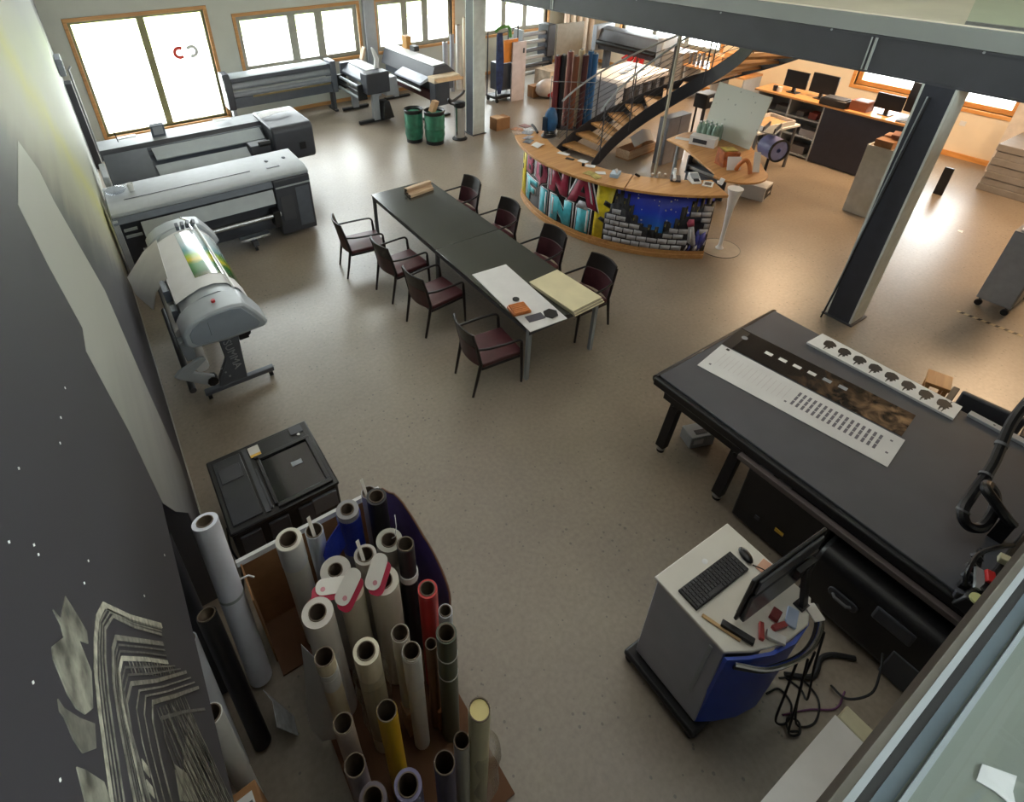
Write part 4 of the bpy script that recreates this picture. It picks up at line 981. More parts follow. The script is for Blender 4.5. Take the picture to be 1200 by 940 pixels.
# corner: dark pillar and a small wall unit at the end of the left wall
pl = thing('flag_pole_case', 'tall narrow black casing standing in the far left corner', 'casing', (-.2, 13.6, 0))
MB().box(-.1, -.18, 0, .02, .18, 1.72).build('casing', M_STEELD, pl, bevel=.01)
MB().tube([(.05, .2, 0), (.05, .2, 1.9), (.1, .24, 1.95)], .02, 8).build('side_tube', M_PALE, pl)
hu = thing('wall_heater', 'grey boxed unit fixed high on the left wall by the corner', 'heater', (-.3, 13.3, 1.95))
MB().box(-.002, -.3, 0, .1, .3, .3).build('case', M_GREY, hu, bevel=.01)
for k in range(4): MB().box(.1, -.26, .05+.06*k, .106, .26, .08+.06*k).build('grille_slat', M_STEELD, hu)

# ------------------------------------------------------------------ rolls of film and paper standing in cartons
RC = 'rolls standing in the cartons'
def roll(key, x, y, z, ro, ri, hexc, label, coreh='6e6052', lean=(0, 0), wallhex=None, z0=.03, name='film_roll', cap=None, group=RC, rough=.4):
    o = thing(name, label, 'roll', (x, y, z0), group=group)
    h = z-z0; tx, ty = lean
    P0, P1 = Vector((-tx*h, -ty*h, 0)), Vector((0, 0, h))
    MB().ring(P0, P1, ro, ri+.006, 24).build('film', mat('film_'+hexc, hexc, rough, var=.04, scale=4), o)
    d = (P1-P0).normalized()
    MB().ring(P0, P1+d*.006, ri+.0055, ri, 20).build('core', mat('core_'+coreh, coreh, .8, var=.08, scale=20), o)
    if cap: MB().cyl(P1-d*.03, P1-d*.002, ri-.0005, seg=20).build('end_plug', mat('plug_'+cap, cap, .6), o)
    return o
r_ = {}
WHI, CRE, GRY = 'd9d5cd', 'd8d0bd', 'bfb9b2'
for a in (
 ('cream1', .202, 2.347, 1.25, .08, .05, 'dbd7cc', 'thick white roll at the far left corner of the cluster'),
 ('slate', .363, 2.349, 1.20, .058, .047, 'b9bfca', 'pale blue white roll with a tag, right of the thick white corner roll'),
 ('blue', .605, 2.375, 1.20, .075, .04, '8d8b8e', 'grey roll wrapped in a bright blue film sleeve'),
 ('grey0', .816, 2.525, 1.05, .055, .042, 'a3a1a6', 'low grey roll half hidden behind the black roll at the far right corner'),
 ('black0', .81, 2.358, 1.20, .068, .045, '1d1d22', 'black roll at the far right corner beside the purple sheet'),
 ('grey3', .738, 2.028, 1.20, .083, .045, '9b9990', 'grey green roll with a thin wire tag beside the short black roll'),
 ('bigw', .382, 2.062, 1.15, .093, .04, 'b3aea8', 'thick pale grey roll with an oval tag lying on it'),
 ('slot', .57, 2.022, 1.20, .07, .045, 'b5afa8', 'grey roll with a white tag stuck in its brown core'),
 ('blk2', .786, 1.889, 1.30, .054, .044, '202025', 'shiny black roll with a white collar, left of the red roll'),
 ('red', .786, 1.631, 1.20, .058, .04, 'c0282b', 'bright red roll in the right row'),
 ('w4', .191, 1.828, 1.25, .088, .045, 'd0cac4', 'thick white roll with a pale core on the left edge of the cluster'),
 ('w5', .404, 1.868, 1.20, .076, .045, 'c6bca8', 'beige roll with a white and crimson tag in the middle of the cluster'),
 ('w6', .591, 1.818, 1.20, .092, .05, 'cbc4b8', 'thick shiny beige roll with a crimson tag, left of the red roll'),
 ('p7', .135, 1.570, 1.30, .052, .044, 'd5c8ac', 'thin cream roll with a paper band on the left edge'),
 ('p8', .335, 1.500, 1.25, .07, .044, 'd9d2bd', 'cream roll in loose clear wrapping behind the yellow roll'),
 ('p9', .537, 1.503, 1.20, .05, .04, 'c9c4ba', 'thin pale roll just behind the long white tube'),
 ('p10', .536, 1.369, 1.25, .05, .041, 'd6d3cd', 'long thin white tube right of the yellow roll'),
 ('brn', .670, 1.402, 1.10, .034, .028, 'a98260', 'thin brown cardboard tube left of the dark green roll'),
 ('grn', .717, 1.304, 1.35, .055, .041, '4c5547', 'dark green roll with two white ties'),
 ('clr', .832, 1.511, 1.10, .042, .03, 'b9bbc4', 'small silvery roll between the red and the dark green roll'),
 ('yel', .309, 1.218, 1.20, .052, .045, 'e2b81e', 'bright yellow roll in the near half of the cluster'),
 ('b1', .105, 1.287, 1.20, .05, .042, 'b9aa9c', 'beige tube with a dark opening left of the yellow roll'),
 ('b2', .086, 1.105, 1.20, .051, .044, '8f8791', 'grey tube with a white rim at the lower left of the cluster'),
 ('b3', .268, .935, 1.10, .066, .044, '77749a', 'violet grey roll at the near end below the yellow roll'),
 ('b6', .106, .965, 1.15, .064, .042, '5d545f', 'dark violet roll at the near left end cut by the picture edge'),
 ('b4', .443, .886, 1.20, .051, .044, '3f3f63', 'dark blue violet roll at the near end left of the cream tube'),
 ('b5', .565, .927, 1.15, .039, .034, 'b5b5ac', 'thin pale tube directly left of the closed cream tube'),
):
    r_[a[0]] = roll(*a)
r_['crm'] = roll('crm', .658, .913, 1.40, .053, .046, 'd9d2b0', 'tall cream tube closed with a yellow plug at the near right end', cap='e3d292')
def extra(key, m, name, mt, label=None, **k): return m.build(name, mt, r_[key], label=label, **k)
extra('blue', MB().ring((0, 0, .75), (.0, 0, 1.12), .08, .0755, 24), 'blue_sleeve', mat('blue_film', '1f3193', .35, var=.15, bump=.2))
extra('blue', MB().slab([[(-.08, -.03, 1.12), (-.2, -.1, 1.1), (-.24, -.12, 1.02)], [(-.07, -.05, .9), (-.18, -.12, .88), (-.23, -.14, .86)]], .004), 'blue_flap', mat('blue_film', '1f3193', .35))
extra('cream1', MB().ring((0, 0, .98), (0, 0, 1.215), .083, .0805, 24), 'white_band', M_PAPER)
extra('p7', MB().ring((0, 0, .98), (0, 0, 1.16), .0545, .0525, 20).ring((0, 0, 1.1), (0, 0, 1.106), .0556, .0546, 20), 'paper_band', M_PAPER)
extra('blk2', MB().ring((0, 0, .92), (0, 0, .98), .062, .0545, 20), 'white_collar', M_PAPER)
for z in (.88, 1.1): extra('grn', MB().ring((0, 0, z), (0, 0, z+.01), .0575, .0552, 20), 'white_tie', M_WHITE)
extra('p10', MB().ring((0, 0, .86), (0, 0, 1.2), .0525, .0505, 20), 'white_band', M_PAPER)
MC = mat('clear_wrap', 'cfcfca', .15, var=.1, scale=6, bump=.4)
extra('p8', MB().lathe([(.074, .2), (.1, .45), (.085, .62), (.105, .8), (.088, .92), (.1, .98), (.082, 1.02), (.0735, 1.0)], seg=18), 'clear_wrapping', glass('wrap_film', (.86, .86, .84), .1, .25))
extra('crm', MB().lathe([(.055, .2), (.085, .4), (.07, .62), (.085, .8), (.075, .9), (.0545, .88)], c=(.035, -.01, 0), seg=16), 'clear_wrapping', glass('wrap_film', (.86, .86, .84), .1, .25))
# swing tags: a white rounded tag with its crimson back showing below
def swing(key, x, y, z, tilt, rz, size=1.):
    R = Euler((tilt, 0, rz)).to_matrix(); V = Vector((x, y, z))
    def plate(P, z0, z1):
        n = len(P); vs = [R @ Vector((px, py, z0))+V for px, py in P]+[R @ Vector((px, py, z1))+V for px, py in P]
        return MB().add(vs, [tuple(range(n))[::-1], tuple(range(n, 2*n))]+[(i, (i+1) % n, n+(i+1) % n, n+i) for i in range(n)])
    t = extra(key, plate(rrect(-.04*size, -.085*size, .04*size, .085*size, .035*size), 0, .003), 'swing_tag', M_TAG)
    plate(arc((.012*size, -.05*size), .012*size, 0, 330, 8), .003, .0035).build('pink_mark', mat('tag_pink', 'c98a94', .6), t)
    plate([(p[0]+.02*size, p[1]-.012*size) for p in rrect(-.035*size, -.09*size, .045*size, .07*size, .03*size)], -.008, -.004).build('crimson_back', mat('tag_crimson', 'a81f3f', .45), t)
M_TAG = mat('tag_white', 'dcd8d2', .6, var=.02)
swing('bigw', -.05, -.11, 1.165, .0, -2.0, 1.25)
extra('bigw', MB().obox((-.17, -.12, 1.13), (.13, .075, .004), (.1, -.25, .35)), 'crimson_strip', mat('tag_crimson', 'a81f3f', .45))
swing('w5', -.01, .0, 1.222, .3, -1.0, 1.2)
swing('w6', -.02, .04, 1.225, .3, -.85, 1.2)
for key, d in (('slate', (-.02, .03)), ('slot', (-.05, .05)), ('grey0', (-.05, .06))):
    h = {'slate': 1.17, 'slot': 1.17, 'grey0': 1.02}[key]
    extra(key, MB().obox((d[0]*.4, d[1]*.4, h+.03), (.026, .003, .14), (-.5, .25, .4)), 'slip_tag', M_TAG)
extra('grey3', MB().tube([(.02, 0, 1.17), (.03, -.03, 1.22), (.05, -.02, 1.3), (.07, .03, 1.34)], .003, 5), 'wire_tie', M_WHITE)
# loose paper skirt hanging off the left rolls
sk = thing('paper_skirt', 'loose white sheet hanging down from the rolls on the left of the cluster', 'paper', (.06, 1.9, .03))
MB().slab([[(-.0, -.04, .95), (.05, -.17, .93), (.1, -.2, .9), (.17, -.18, .92)], [(-.04, -.06, .6), (.02, -.19, .58), (.08, -.24, .55), (.15, -.23, .6)], [(-.09, -.08, .3), (-.02, -.2, .25), (.05, -.27, .28), (.13, -.3, .34)], [(-.11, -.1, .08), (-.07, -.19, .02), (.02, -.27, .12), (.1, -.32, .2)]], .003).build('sheet', M_PAPER, sk)
# the cartons they stand in
ca = thing('roll_carton', 'tall open brown carton with a white top edge behind the standing rolls', 'carton', (.4, 2.65, 0))
MB().box(-.51, -.01, 0, .52, .005, .86).build('back_panel', M_CARD, ca)
MB().box(-.53, -.014, .82, .54, .012, .872).build('white_edge', M_PAPER, ca)
MB().box(-.51, -.3, 0, -.5, -.01, .84).build('side_panel', M_CARD, ca)
MB().box(-.5, -.42, .0, .52, -.01, .02).build('bottom', mat('dark_cardboard', '6b4a33', .85), ca)
cb = thing('roll_tray', 'low brown carton tray holding the near half of the roll cluster', 'carton', (.38, 1.55, 0))
MD = mat('dark_cardboard', '6b4a33', .85, var=.12, scale=6)
MB().box(-.34, -.71, 0, .5, .55, .02).build('bottom', MD, cb)
MB().box(.1, -.12, .02, .23, -.03, .35).build('inner_divider', M_CARDL, cb)
MB().box(.28, -.2, .02, .42, -.08, .3).build('inner_divider', M_CARD, cb)
pu = thing('purple_sheet', 'curved purple sheet with a brown edge standing along the right side of the rolls', 'sheet', (.95, 2.1, 0))
cv = spline([(-.02, .47, 0), (.03, .3, 0), (.05, .05, 0), (.055, -.2, 0), (.03, -.38, 0), (-.03, -.46, 0)], 4)
top = [.95, .96, .97, 1.0, 1.0, 1.0, .98, .97, .95, .93, .92, .9, .88, .86, .84, .82, .8, .78, .74, .7, .64]
rows = [[Vector((p.x, p.y, .0)) for p in cv], [Vector((p.x, p.y, t_)) for p, t_ in zip(cv, top+[.6]*9)]]
MB().slab(rows, .008, (1, 0, 0)).build('sheet', mat('purple_film', '5c4e9c', .35, var=.1), pu)
MB().tube([Vector((p.x+.004, p.y, t_+.002)) for p, t_ in zip(cv, top+[.6]*9)], .008, 6).build('brown_edge', mat('brown_edge', '6b4a37', .7), pu)
# rolls leaning in the niche of the left wall
NW = 'rolls leaning in the wall niche'
def leaning(p0, p1, ro, ri, hexc, label, **k):
    o = thing('film_roll', label, 'roll', (p0[0], p0[1], p0[2]), group=NW)
    a, b = Vector((0, 0, 0)), Vector(p1)-Vector(p0); d = b.normalized()
    MB().ring(a, b, ro, ri+.006, 24).build('film', mat('film_'+hexc, hexc, k.get('rough', .4), var=.04, scale=4), o)
    MB().ring(a, b+d*.005, ri+.0055, ri, 20).build('core', mat('core_6e6052', '6e6052', .8), o)
    return o, a, b
o, a, b = leaning((-.235, 2.31, .02), (-.2, 2.62, 1.42), .078, .045, 'd5d7e2', 'long bluish white roll leaning at the left wall beside the brown carton')
MB().ring(a+(b-a)*.56, a+(b-a)*.575, .0795, .0785, 24).build('clear_tie', M_PALE, o)
MB().tube([a+(b-a)*.62+Vector((.075, .0, 0)), a+(b-a)*.62+Vector((.13, -.01, .01)), a+(b-a)*.62+Vector((.16, -.03, -.01))], .006, 6).build('tape_end', M_WHITE, o)
leaning((-.34, 1.93, .02), (-.35, 2.24, 1.12), .058, .046, '17171b', 'black roll leaning in the niche in front of the grey white tube')
leaning((-.5, 1.88, .02), (-.49, 2.2, 1.05), .06, .046, 'c3c5cc', 'grey white tube leaning in the niche next to the mural edge')
leaning((-.47, 2.4, .02), (-.47, 2.72, 1.35), .07, .05, '2a2a2f', 'fat black roll leaning in the niche behind the bluish white roll')
leaning((-.47, 1.68, .02), (-.46, 1.78, 1.0), .058, .046, 'dcdcd8', 'white tube with a cream edge standing behind the labelled brown box')
tag(MB().slab([[(.03, .1, 0), (.08, .0, 0), (.07, -.12, 0)], [(-.03, .12, .3), (.0, .04, .27), (-.02, -.1, .24)]], .004).build('bubble_sheet', mat('bubble_sheet', 'b9bdc4', .4, var=.15, scale=20, bump=.3), loc=(-.2, 1.96, .005)), 'pale plastic sheet standing between the black roll and the bluish white roll', 'sheet')
nb = thing('parcel_box', 'brown parcel box with a white shipping label at the lower left', 'box', (-.5, 1.37, 0), .06)
MB().box(-.2, -.3, 0, .13, .16, .62).build('box_body', M_CARD, nb, bevel=.006)
MB().box(-.06, -.1, .62, .1, .12, .624).build('shipping_label', M_PAPER, nb)
for k in range(5): MB().box(.05, -.08+.035*k, .624, .09, -.06+.035*k, .6255).build('label_line', M_CHARL, nb)
# black floor printer
bp_ = thing('floor_printer', 'square black printer with a tinted lid standing on the floor behind the rolls', 'printer', (.32, 3.47, 0))
MB().box(-.43, -.39, .1, .43, .39, .57).build('body', M_BLACK, bp_, bevel=.02)
MB().box(-.44, -.4, .57, .44, .4, .6).build('top_frame', M_BLACKS, bp_, bevel=.012)
MB().box(-.4, -.34, .6, -.17, .34, .612).build('left_cover', mat('smoke_plastic', '2d2f36', .3, var=.05), bp_, bevel=.005)
MB().box(-.375, .08, .612, -.2, .24, .618).build('cover_recess', M_CHAR, bp_, bevel=.004)
MB().box(-.15, -.36, .6, -.11, .36, .612).box(-.105, -.34, .6, -.09, .1, .61).build('hinge_rail', M_CHAR, bp_)
for s in ((-.05, -.37, .4, -.33), (-.05, .17, .4, .2), (-.07, -.33, -.04, .17), (.36, -.33, .4, .17)):
    MB().box(s[0], s[1], .6, s[2], s[3], .622).build('lid_frame', M_BLACKS, bp_, bevel=.004)
MB().box(-.04, -.33, .575, .36, .17, .602).build('tinted_window', mat('tinted_black', '0c0c0f', .08, var=.0), bp_)
MB().box(.17, -.05, .6025, .26, .0, .606).build('inner_part', M_GREY, bp_)
MB().box(-.08, .2, .6, .38, .36, .616).build('rear_cover', M_BLACK, bp_, bevel=.004)
MB().box(.27, .27, .616, .38, .36, .624).build('control_panel', M_CHAR, bp_)
MB().cyl((.33, .25, .616), (.33, .25, .624), .014, seg=10).build('power_button', M_WHITE, bp_)
MB().box(-.1, .22, .616, -.01, .34, .619).build('yellow_label', mat('label_pale', 'd3d0cb', .6), bp_)
MB().box(-.1, .22, .619, -.01, .25, .6195).build('label_stripe', mat('label_yellow', 'd9ab4a', .6), bp_)
for x in (-.3, -.08, .16): MB().box(x-.08, -.41, .3, x+.08, -.38, .52).build('paper_tray', M_CHAR, bp_, bevel=.005)
MB().box(.2, -.415, .36, .4, -.385, .54).build('front_panel', M_CHARL, bp_, bevel=.004)
for x in (-.38, .38):
    for y in (-.34, .34): MB().cyl((x, y, 0), (x, y, .1), .03, seg=10).build('foot', M_RUBBER, bp_)
tag(MB().tube(spline([(-.14, 3.62, .012), (-.16, 3.4, .012), (-.13, 3.2, .012), (-.17, 3.0, .012)], 5), .009, 6).build('power_cable', M_RUBBER), 'black cable on the floor left of the square black printer', 'cable')

# ------------------------------------------------------------------ flatbed printer table on the right
M_BED = mat('flatbed_grey', '4b4d54', .5, var=.05, scale=4)
fb = thing('flatbed_table', 'big dark grey flatbed printing table at the right', 'printer', (4.48, .7, 0))
MB().box(-.86, -1.6, .845, .9, 1.6, .9).build('bed', M_BED, fb, bevel=.006)
MB().prism(arc((1.6, .845), .055, -90, 90, 8), 'yz', -.88, .92).build('rounded_end', M_BLACKS, fb)
MB().box(-.91, -1.6, .8, -.86, 1.62, .885).build('side_lip', M_BLACK, fb, bevel=.012)
MB().box(-.95, -1.6, .74, -.9, .7, .79).build('side_rail', mat('brown_grey_rail', '5a5150', .5), fb, bevel=.004)
MB().box(.86, -1.6, .9, .925, -.13, .93).build('guide_rail', M_LGREY, fb, bevel=.004)
for k in range(6): MB().cyl((.892, -.3-.1*k, .93), (.892, -.3-.1*k, .932), .008, seg=8).build('rail_screw', M_CHAR, fb)
MB().box(-.8, -1.6, .62, -.68, 1.55, .845).box(.7, -1.6, .62, .82, 1.55, .845).box(-.68, 1.4, .62, .7, 1.52, .845).build('chassis', M_BLACK, fb)
MB().box(-.68, .55, .5, .7, 1.4, .62).build('under_tray', M_BLACK, fb)
for x in (-.78, .78):
    for y in (1.44, .8):
        MB().beam((x*1.03, y, .07), (x*.9, y, .7), .085, .085).build('leg', M_BLACK, fb)
        MB().beam((x*.96, y, .55), (x*.9, y-.18, .75), .05, .06).build('brace', M_BLACK, fb)
        l = MB().cyl((x*1.03, y, 0), (x*1.03, y, .035), .036, seg=12).build('foot', M_RUBBER, fb)
        MB().cyl((x*1.03, y, .035), (x*1.03, y, .075), .042, seg=12).build('foot_ring', M_ALU, l)
MB().box(-.86, -.05, .04, .3, .62, .7).build('control_housing', M_BLACK, fb, bevel=.015)
MB().box(-.868, .2, .24, -.86, .27, .275).build('yellow_sticker', mat('sticker_yellow', 'c9a23a', .5), fb)
MB().box(-.868, .4, .2, -.86, .44, .24).build('dark_knob', M_CHAR, fb)
MB().box(-.84, .45, .7, -.78, .56, .73).box(-.84, .3, .7, -.78, .4, .73).build('valve_block', M_PALE, fb)
hs = MB().prism(rrect(-1.06, .03, -.3, .64, .09), 'xz', -1.3, -.08).build('vacuum_housing', M_BLACK, fb, bevel=.03)
MB().prism(rrect(-.44, .33, -.24, .41, .035), 'yz', -1.075, -1.055).build('handle_plate', M_CHAR, hs, bevel=.005)
MB().tube([(-1.08, -.28, .37), (-1.1, -.3, .37), (-1.1, -.38, .37), (-1.08, -.4, .37)], .012, 8).build('handle', M_STEEL, hs)
MB().box(-1.07, -.75, .42, -.98, -.5, .56).build('latch_pad', M_CHAR, hs, bevel=.02)
MB().box(-1.07, -1.2, .02, -1.0, -.7, .3).build('grey_flap', M_CHAR, hs, bevel=.01)
# gantry end with its tools, black hose
ga = thing('print_carriage', 'black print carriage with hoses and a red part at the near end of the flatbed', 'carriage', (3.9, -.08, .902))
MB().box(-.3, -.22, .0, .9, -.02, .16).build('beam', M_BLACK, ga, bevel=.01)
MB().hexa([(-.42, -.2, .02), (-.2, -.2, .02), (-.2, .03, .02), (-.42, .03, .02)], [(-.38, -.16, .12), (-.22, -.16, .12), (-.22, .0, .12), (-.38, .0, .12)]).build('end_block', M_BLACK, ga, bevel=.015)
MB().obox((-.1, .04, .1), (.26, .03, .05), (0, -.3, .3)).build('arm_link', M_BLACKS, ga, bevel=.006)
MB().obox((-.24, .0, .16), (.14, .05, .02), (.3, -.2, .4)).build('clear_guard', M_PALE, ga)
MB().obox((-.2, -.03, .19), (.075, .045, .03), (.2, -.2, .5)).build('red_part', M_RED, ga, bevel=.004)
MB().cyl((-.37, -.05, .135), (-.37, -.05, .15), .04, seg=16).build('pale_disc', mat('pale_green_disc', 'c9c98f', .5), ga)
MB().obox((-.0, -.06, .2), (.05, .12, .05), (0, 0, .3)).build('cream_clip', mat('cream_plastic', 'c9c5a8', .5), ga, bevel=.006)
MB().tube(spline([(-.3, .03, .1), (-.25, .06, .18), (-.1, .07, .2), (.0, .03, .24), (.15, -.02, .2)], 6), .014, 8).build('thin_hose', M_BLACKS, ga)
for k in range(5): MB().obox((-.36+.07*k, .02+.012*k, .07+.02*k), (.03, .05, .05), (.2*k, .3, .5)).build('bracket', M_BLACK if k % 2 else M_CHAR, ga, bevel=.004)
hz = thing('black_hose', 'thick black corrugated hose looping over the near end of the flatbed', 'hose', (4.2, .1, .95))
MB().tube(spline([(1.0, .2, .62), (.72, .2, .4), (.3, .12, .27), (.02, .1, .2), (-.13, .08, .15), (-.17, .02, .1), (-.08, -.04, .08), (.08, -.03, .12), (.16, .02, .18), (.12, .07, .25), (.04, .06, .27), (.02, .0, .24), (.02, -.08, .18), (.05, -.14, .12)], 7), .034, 10).build('hose', M_BLACKS, hz)
for k, (p, q) in enumerate((((.5, .16, .33), (.48, .156, .318)), ((.2, .113, .25), (.18, .111, .245)), ((-.125, .08, .155), (-.135, .078, .145)))):
    MB().cyl(p, q, .04, seg=12).build('hose_clip', M_STEEL, hz)
MB().box(.02, -.16, -.048, .08, -.08, .14).build('hose_stand', M_BLACK, hz)
# prints lying on the flatbed
pz = .9015
def printed(name, label, pts, m, t=.003, z=pz):
    cx = sum(p[0] for p in pts)/len(pts); cy = sum(p[1] for p in pts)/len(pts)
    o = thing(name, label, 'print', (cx, cy, z))
    MB().prism([(x-cx, y-cy) for x, y in pts], 'xy', 0, t).build('sheet', m, o)
    return o, cx, cy
po, cx, cy = printed('printed_strip', 'long white printed strip with rows of grey text on the flatbed', [(4.01, 2.2), (4.45, 2.26), (4.645, .72), (4.255, .665)], M_PAPER)
M_INK, M_INKL = mat('print_grey', '6b6770', .7), mat('print_pale', 'c9c5c6', .7)
def on_strip(u, v):   # u along the strip from the far end, v across from the -x side
    a = Vector((4.01, 2.2)).lerp(Vector((4.45, 2.26)), v); b = Vector((4.255, .665)).lerp(Vector((4.645, .72)), v); p = a.lerp(b, u)
    return (p.x-cx, p.y-cy)
for k in range(16):
    u = .5+.027*k
    for j in range(3):
        v = .3+.17*j
        MB().prism([on_strip(u, v), on_strip(u+.013, v), on_strip(u+.013, v+.15), on_strip(u, v+.15)], 'xy', .003, .0036).build('text_block', M_INK, po)
for k in range(15):
    u = .06+.028*k
    MB().prism([on_strip(u, .3), on_strip(u+.004, .3), on_strip(u+.004, .78), on_strip(u, .78)], 'xy', .003, .0036).build('pale_rule', M_INKL, po)
MB().prism([on_strip(.04, .9), on_strip(.06, .9), on_strip(.06, .97), on_strip(.04, .97)], 'xy', .003, .0036).build('corner_mark', M_BLACK, po)
for u, v in ((.04, .2), (.47, .28), (.96, .35), (.95, .75)):
    MB().prism([on_strip(u, v), on_strip(u+.012, v), on_strip(u+.012, v+.05), on_strip(u, v+.05)], 'xy', .003, .0036).build('small_mark', M_INK, po)
def camo():
    m = bpy.data.materials.new('dark_photo_print'); m.use_nodes = True; nt = m.node_tree; b = nt.nodes['Principled BSDF']; L = nt.links.new
    tc = nt.nodes.new('ShaderNodeTexCoord'); n = nt.nodes.new('ShaderNodeTexNoise'); n.inputs['Scale'].default_value = 6; n.inputs['Detail'].default_value = 5; n.inputs['Distortion'].default_value = 1.2
    sp = nt.nodes.new('ShaderNodeSeparateXYZ'); L(tc.outputs['Object'], n.inputs['Vector']); L(tc.outputs['Object'], sp.inputs[0])
    mr = nt.nodes.new('ShaderNodeMapRange'); mr.inputs['From Min'].default_value = .25; mr.inputs['From Max'].default_value = -.7; L(sp.outputs['Y'], mr.inputs['Value'])
    r = nt.nodes.new('ShaderNodeValToRGB'); e = r.color_ramp.elements; L(n.outputs['Fac'], r.inputs['Fac'])
    e[0].position, e[0].color = .36, (*rgb('1d1713'), 1); e[1].position, e[1].color = .68, (*rgb('a08060'), 1)
    q = e.new(.5); q.color = (*rgb('5d4a38'), 1)
    mx = nt.nodes.new('ShaderNodeMix'); mx.data_type = 'RGBA'; L(mr.outputs[0], mx.inputs[0]); mx.inputs[6].default_value = (*rgb('17120f'), 1); L(r.outputs['Color'], mx.inputs[7])
    L(mx.outputs[2], b.inputs['Base Color']); b.inputs['Roughness'].default_value = .22
    return m
do, dx, dy = printed('dark_print', 'long glossy dark photo print beside the white text strip on the flatbed', [(4.47, 2.27), (4.83, 2.31), (5.0, .8), (4.665, .755)], camo())
for k in range(6):
    x, y = 4.7+.025*k-dx, 1.93-.125*k-dy
    MB().obox((x, y, .0036), (.045, .07, .0008), (0, 0, .12)).build('white_mark', M_WHITE if k < 4 else M_GREY, do)
MB().cyl((4.72-dx, 2.2-dy, .003), (4.72-dx, 2.2-dy, .0038), .03, seg=12).build('seal_mark', M_GREY, do)
MB().prism([(4.47-dx, 2.17-dy), (4.83-dx, 2.21-dy), (4.82-dx, 2.31-dy), (4.47-dx, 2.27-dy)], 'xy', .003, .0034).build('black_end', M_BLACK, do)
to, tx, ty = printed('cutout_board', 'long raised white board with a row of eight black tree shapes on the flatbed', [(5.135, 1.82), (5.385, 1.81), (5.4, .63), (5.19, .61)], M_WHITE, t=.022)
for k in range(8):
    y = 1.68-.136*k; x = 5.27+.004*k
    P = [(.03, .0)]
    blob = [(-.045, -.012), (-.07, -.02), (-.05, -.035), (-.03, -.03), (-.02, -.05), (.0, -.035), (.02, -.055), (.045, -.045), (.065, -.02), (.075, .01), (.06, .035), (.04, .052), (.01, .05), (-.02, .045), (-.045, .03), (-.04, .01), (-.075, .008)]
    MB().prism([(x-tx+p, y-ty+q) for p, q in blob], 'xy', .022, .0235).build('tree_shape', M_BLACK, to)
    MB().box(x-tx-.1, y-ty-.004, .022, x-tx-.06, y-ty+.004, .0232).build('tree_trunk', M_BLACK, to)
MB().box(5.195-tx, .7-ty, .022, 5.395-tx, .707-ty, .0232).build('cut_line', M_BLACK, to)
sb = thing('socket_box', 'small white power supply box on the floor under the flatbed', 'box', (4.07, 2.03, 0), -.35)
MB().box(-.13, -.09, .0, .13, .09, .15).build('box_body', M_LGREY, sb, bevel=.01)
MB().box(-.1, -.095, .06, -.0, -.088, .12).build('front_panel', M_WHITE, sb); MB().box(-.06, -.05, .15, .06, -.0, .156).build('top_slot', M_CHAR, sb)
# office chair beyond the flatbed
oc = thing('office_chair', 'black office chair just beyond the flatbed at the right edge', 'chair', (5.86, .52, 0), .12)
MB().lathe([(.03, .07), (.035, .42)], seg=12).build('post', M_BLACK, oc)
for k in range(5):
    a = k*2*PI/5
    sp_ = MB().beam((0, 0, .1), (.28*math.cos(a), .28*math.sin(a), .075), .045, .035).build('spoke', M_BLACK, oc)
    MB().cyl((.28*math.cos(a)-.015, .28*math.sin(a), .03), (.28*math.cos(a)+.015, .28*math.sin(a), .03), .03, seg=10).build('wheel', M_RUBBER, sp_)
MB().box(-.24, -.24, .42, .24, .24, .5).build('seat', M_BLACK, oc, bevel=.03)
MB().slab([[(-.22+.0*k, y, .55+.13*k) for y in (-.22, -.1, 0, .1, .22)] for k in range(4)], .05, (-1, 0, 0)).build('backrest', M_CHAR, oc, bevel=.015)
MB().beam((-.2, 0, .46), (-.26, 0, .7), .06, .025).build('back_bar', M_BLACK, oc)
for s in (-.27, .27): MB().box(-.12, s-.025, .66, .16, s+.025, .69).box(.0, s-.015, .46, .04, s+.015, .66).build('armrest', M_BLACK, oc, bevel=.006)
wd = thing('wooden_stool', 'small orange wood stool behind the office chair at the right edge', 'stool', (6.2, .98, 0), .3)
MB().box(-.12, -.1, .5, .12, .1, .54).build('seat', M_OAK, wd, bevel=.006)
for x in (-.09, .09):
    for y in (-.07, .07): MB().box(x-.018, y-.018, 0, x+.018, y+.018, .5).build('leg', M_OAK, wd)
# ------------------------------------------------------------------ computer cart
kt = thing('computer_cart', 'white topped computer cart with silver side and blue front', 'cart', (2.4, .72, 0), -.02)
TOPC = [(-.34, .29), (-.34, -.22), (-.2, -.3), (.0, -.37), (.2, -.38), (.36, -.3), (.36, .29)]
MB().prism(TOPC, 'xy', .975, 1.0).build('cart_top', mat('cart_top_white', 'd5d1c8', .35, var=.02), kt, bevel=.006)
MB().hexa([(-.36, -.25, .14), (-.33, -.25, .14), (-.33, .25, .14), (-.36, .25, .14)], [(-.33, -.22, .975), (-.3, -.22, .975), (-.3, .27, .975), (-.33, .27, .975)]).build('silver_side', mat('silver_panel', 'a3a6af', .4, var=.03), kt, bevel=.006)
MB().box(-.352, -.16, .2, -.345, -.14, .95).build('side_trim', M_PALE, kt)
fr = [(-.345, -.25), (-.24, -.31), (-.1, -.37), (.06, -.4), (.22, -.38), (.34, -.3)]
MB().slab([[(x, y, z) for x, y in fr] for z in (.12, .55, .97)], .02, (0, 1, 0)).build('blue_front', mat('blue_laminate', '2148b8', .3, var=.04), kt)
MB().box(-.31, -.22, .14, .34, .25, .965).build('cabinet_body', M_CHAR, kt)
MB().box(-.42, -.3, .06, .34, .3, .12).build('base', M_BLACK, kt, bevel=.02)
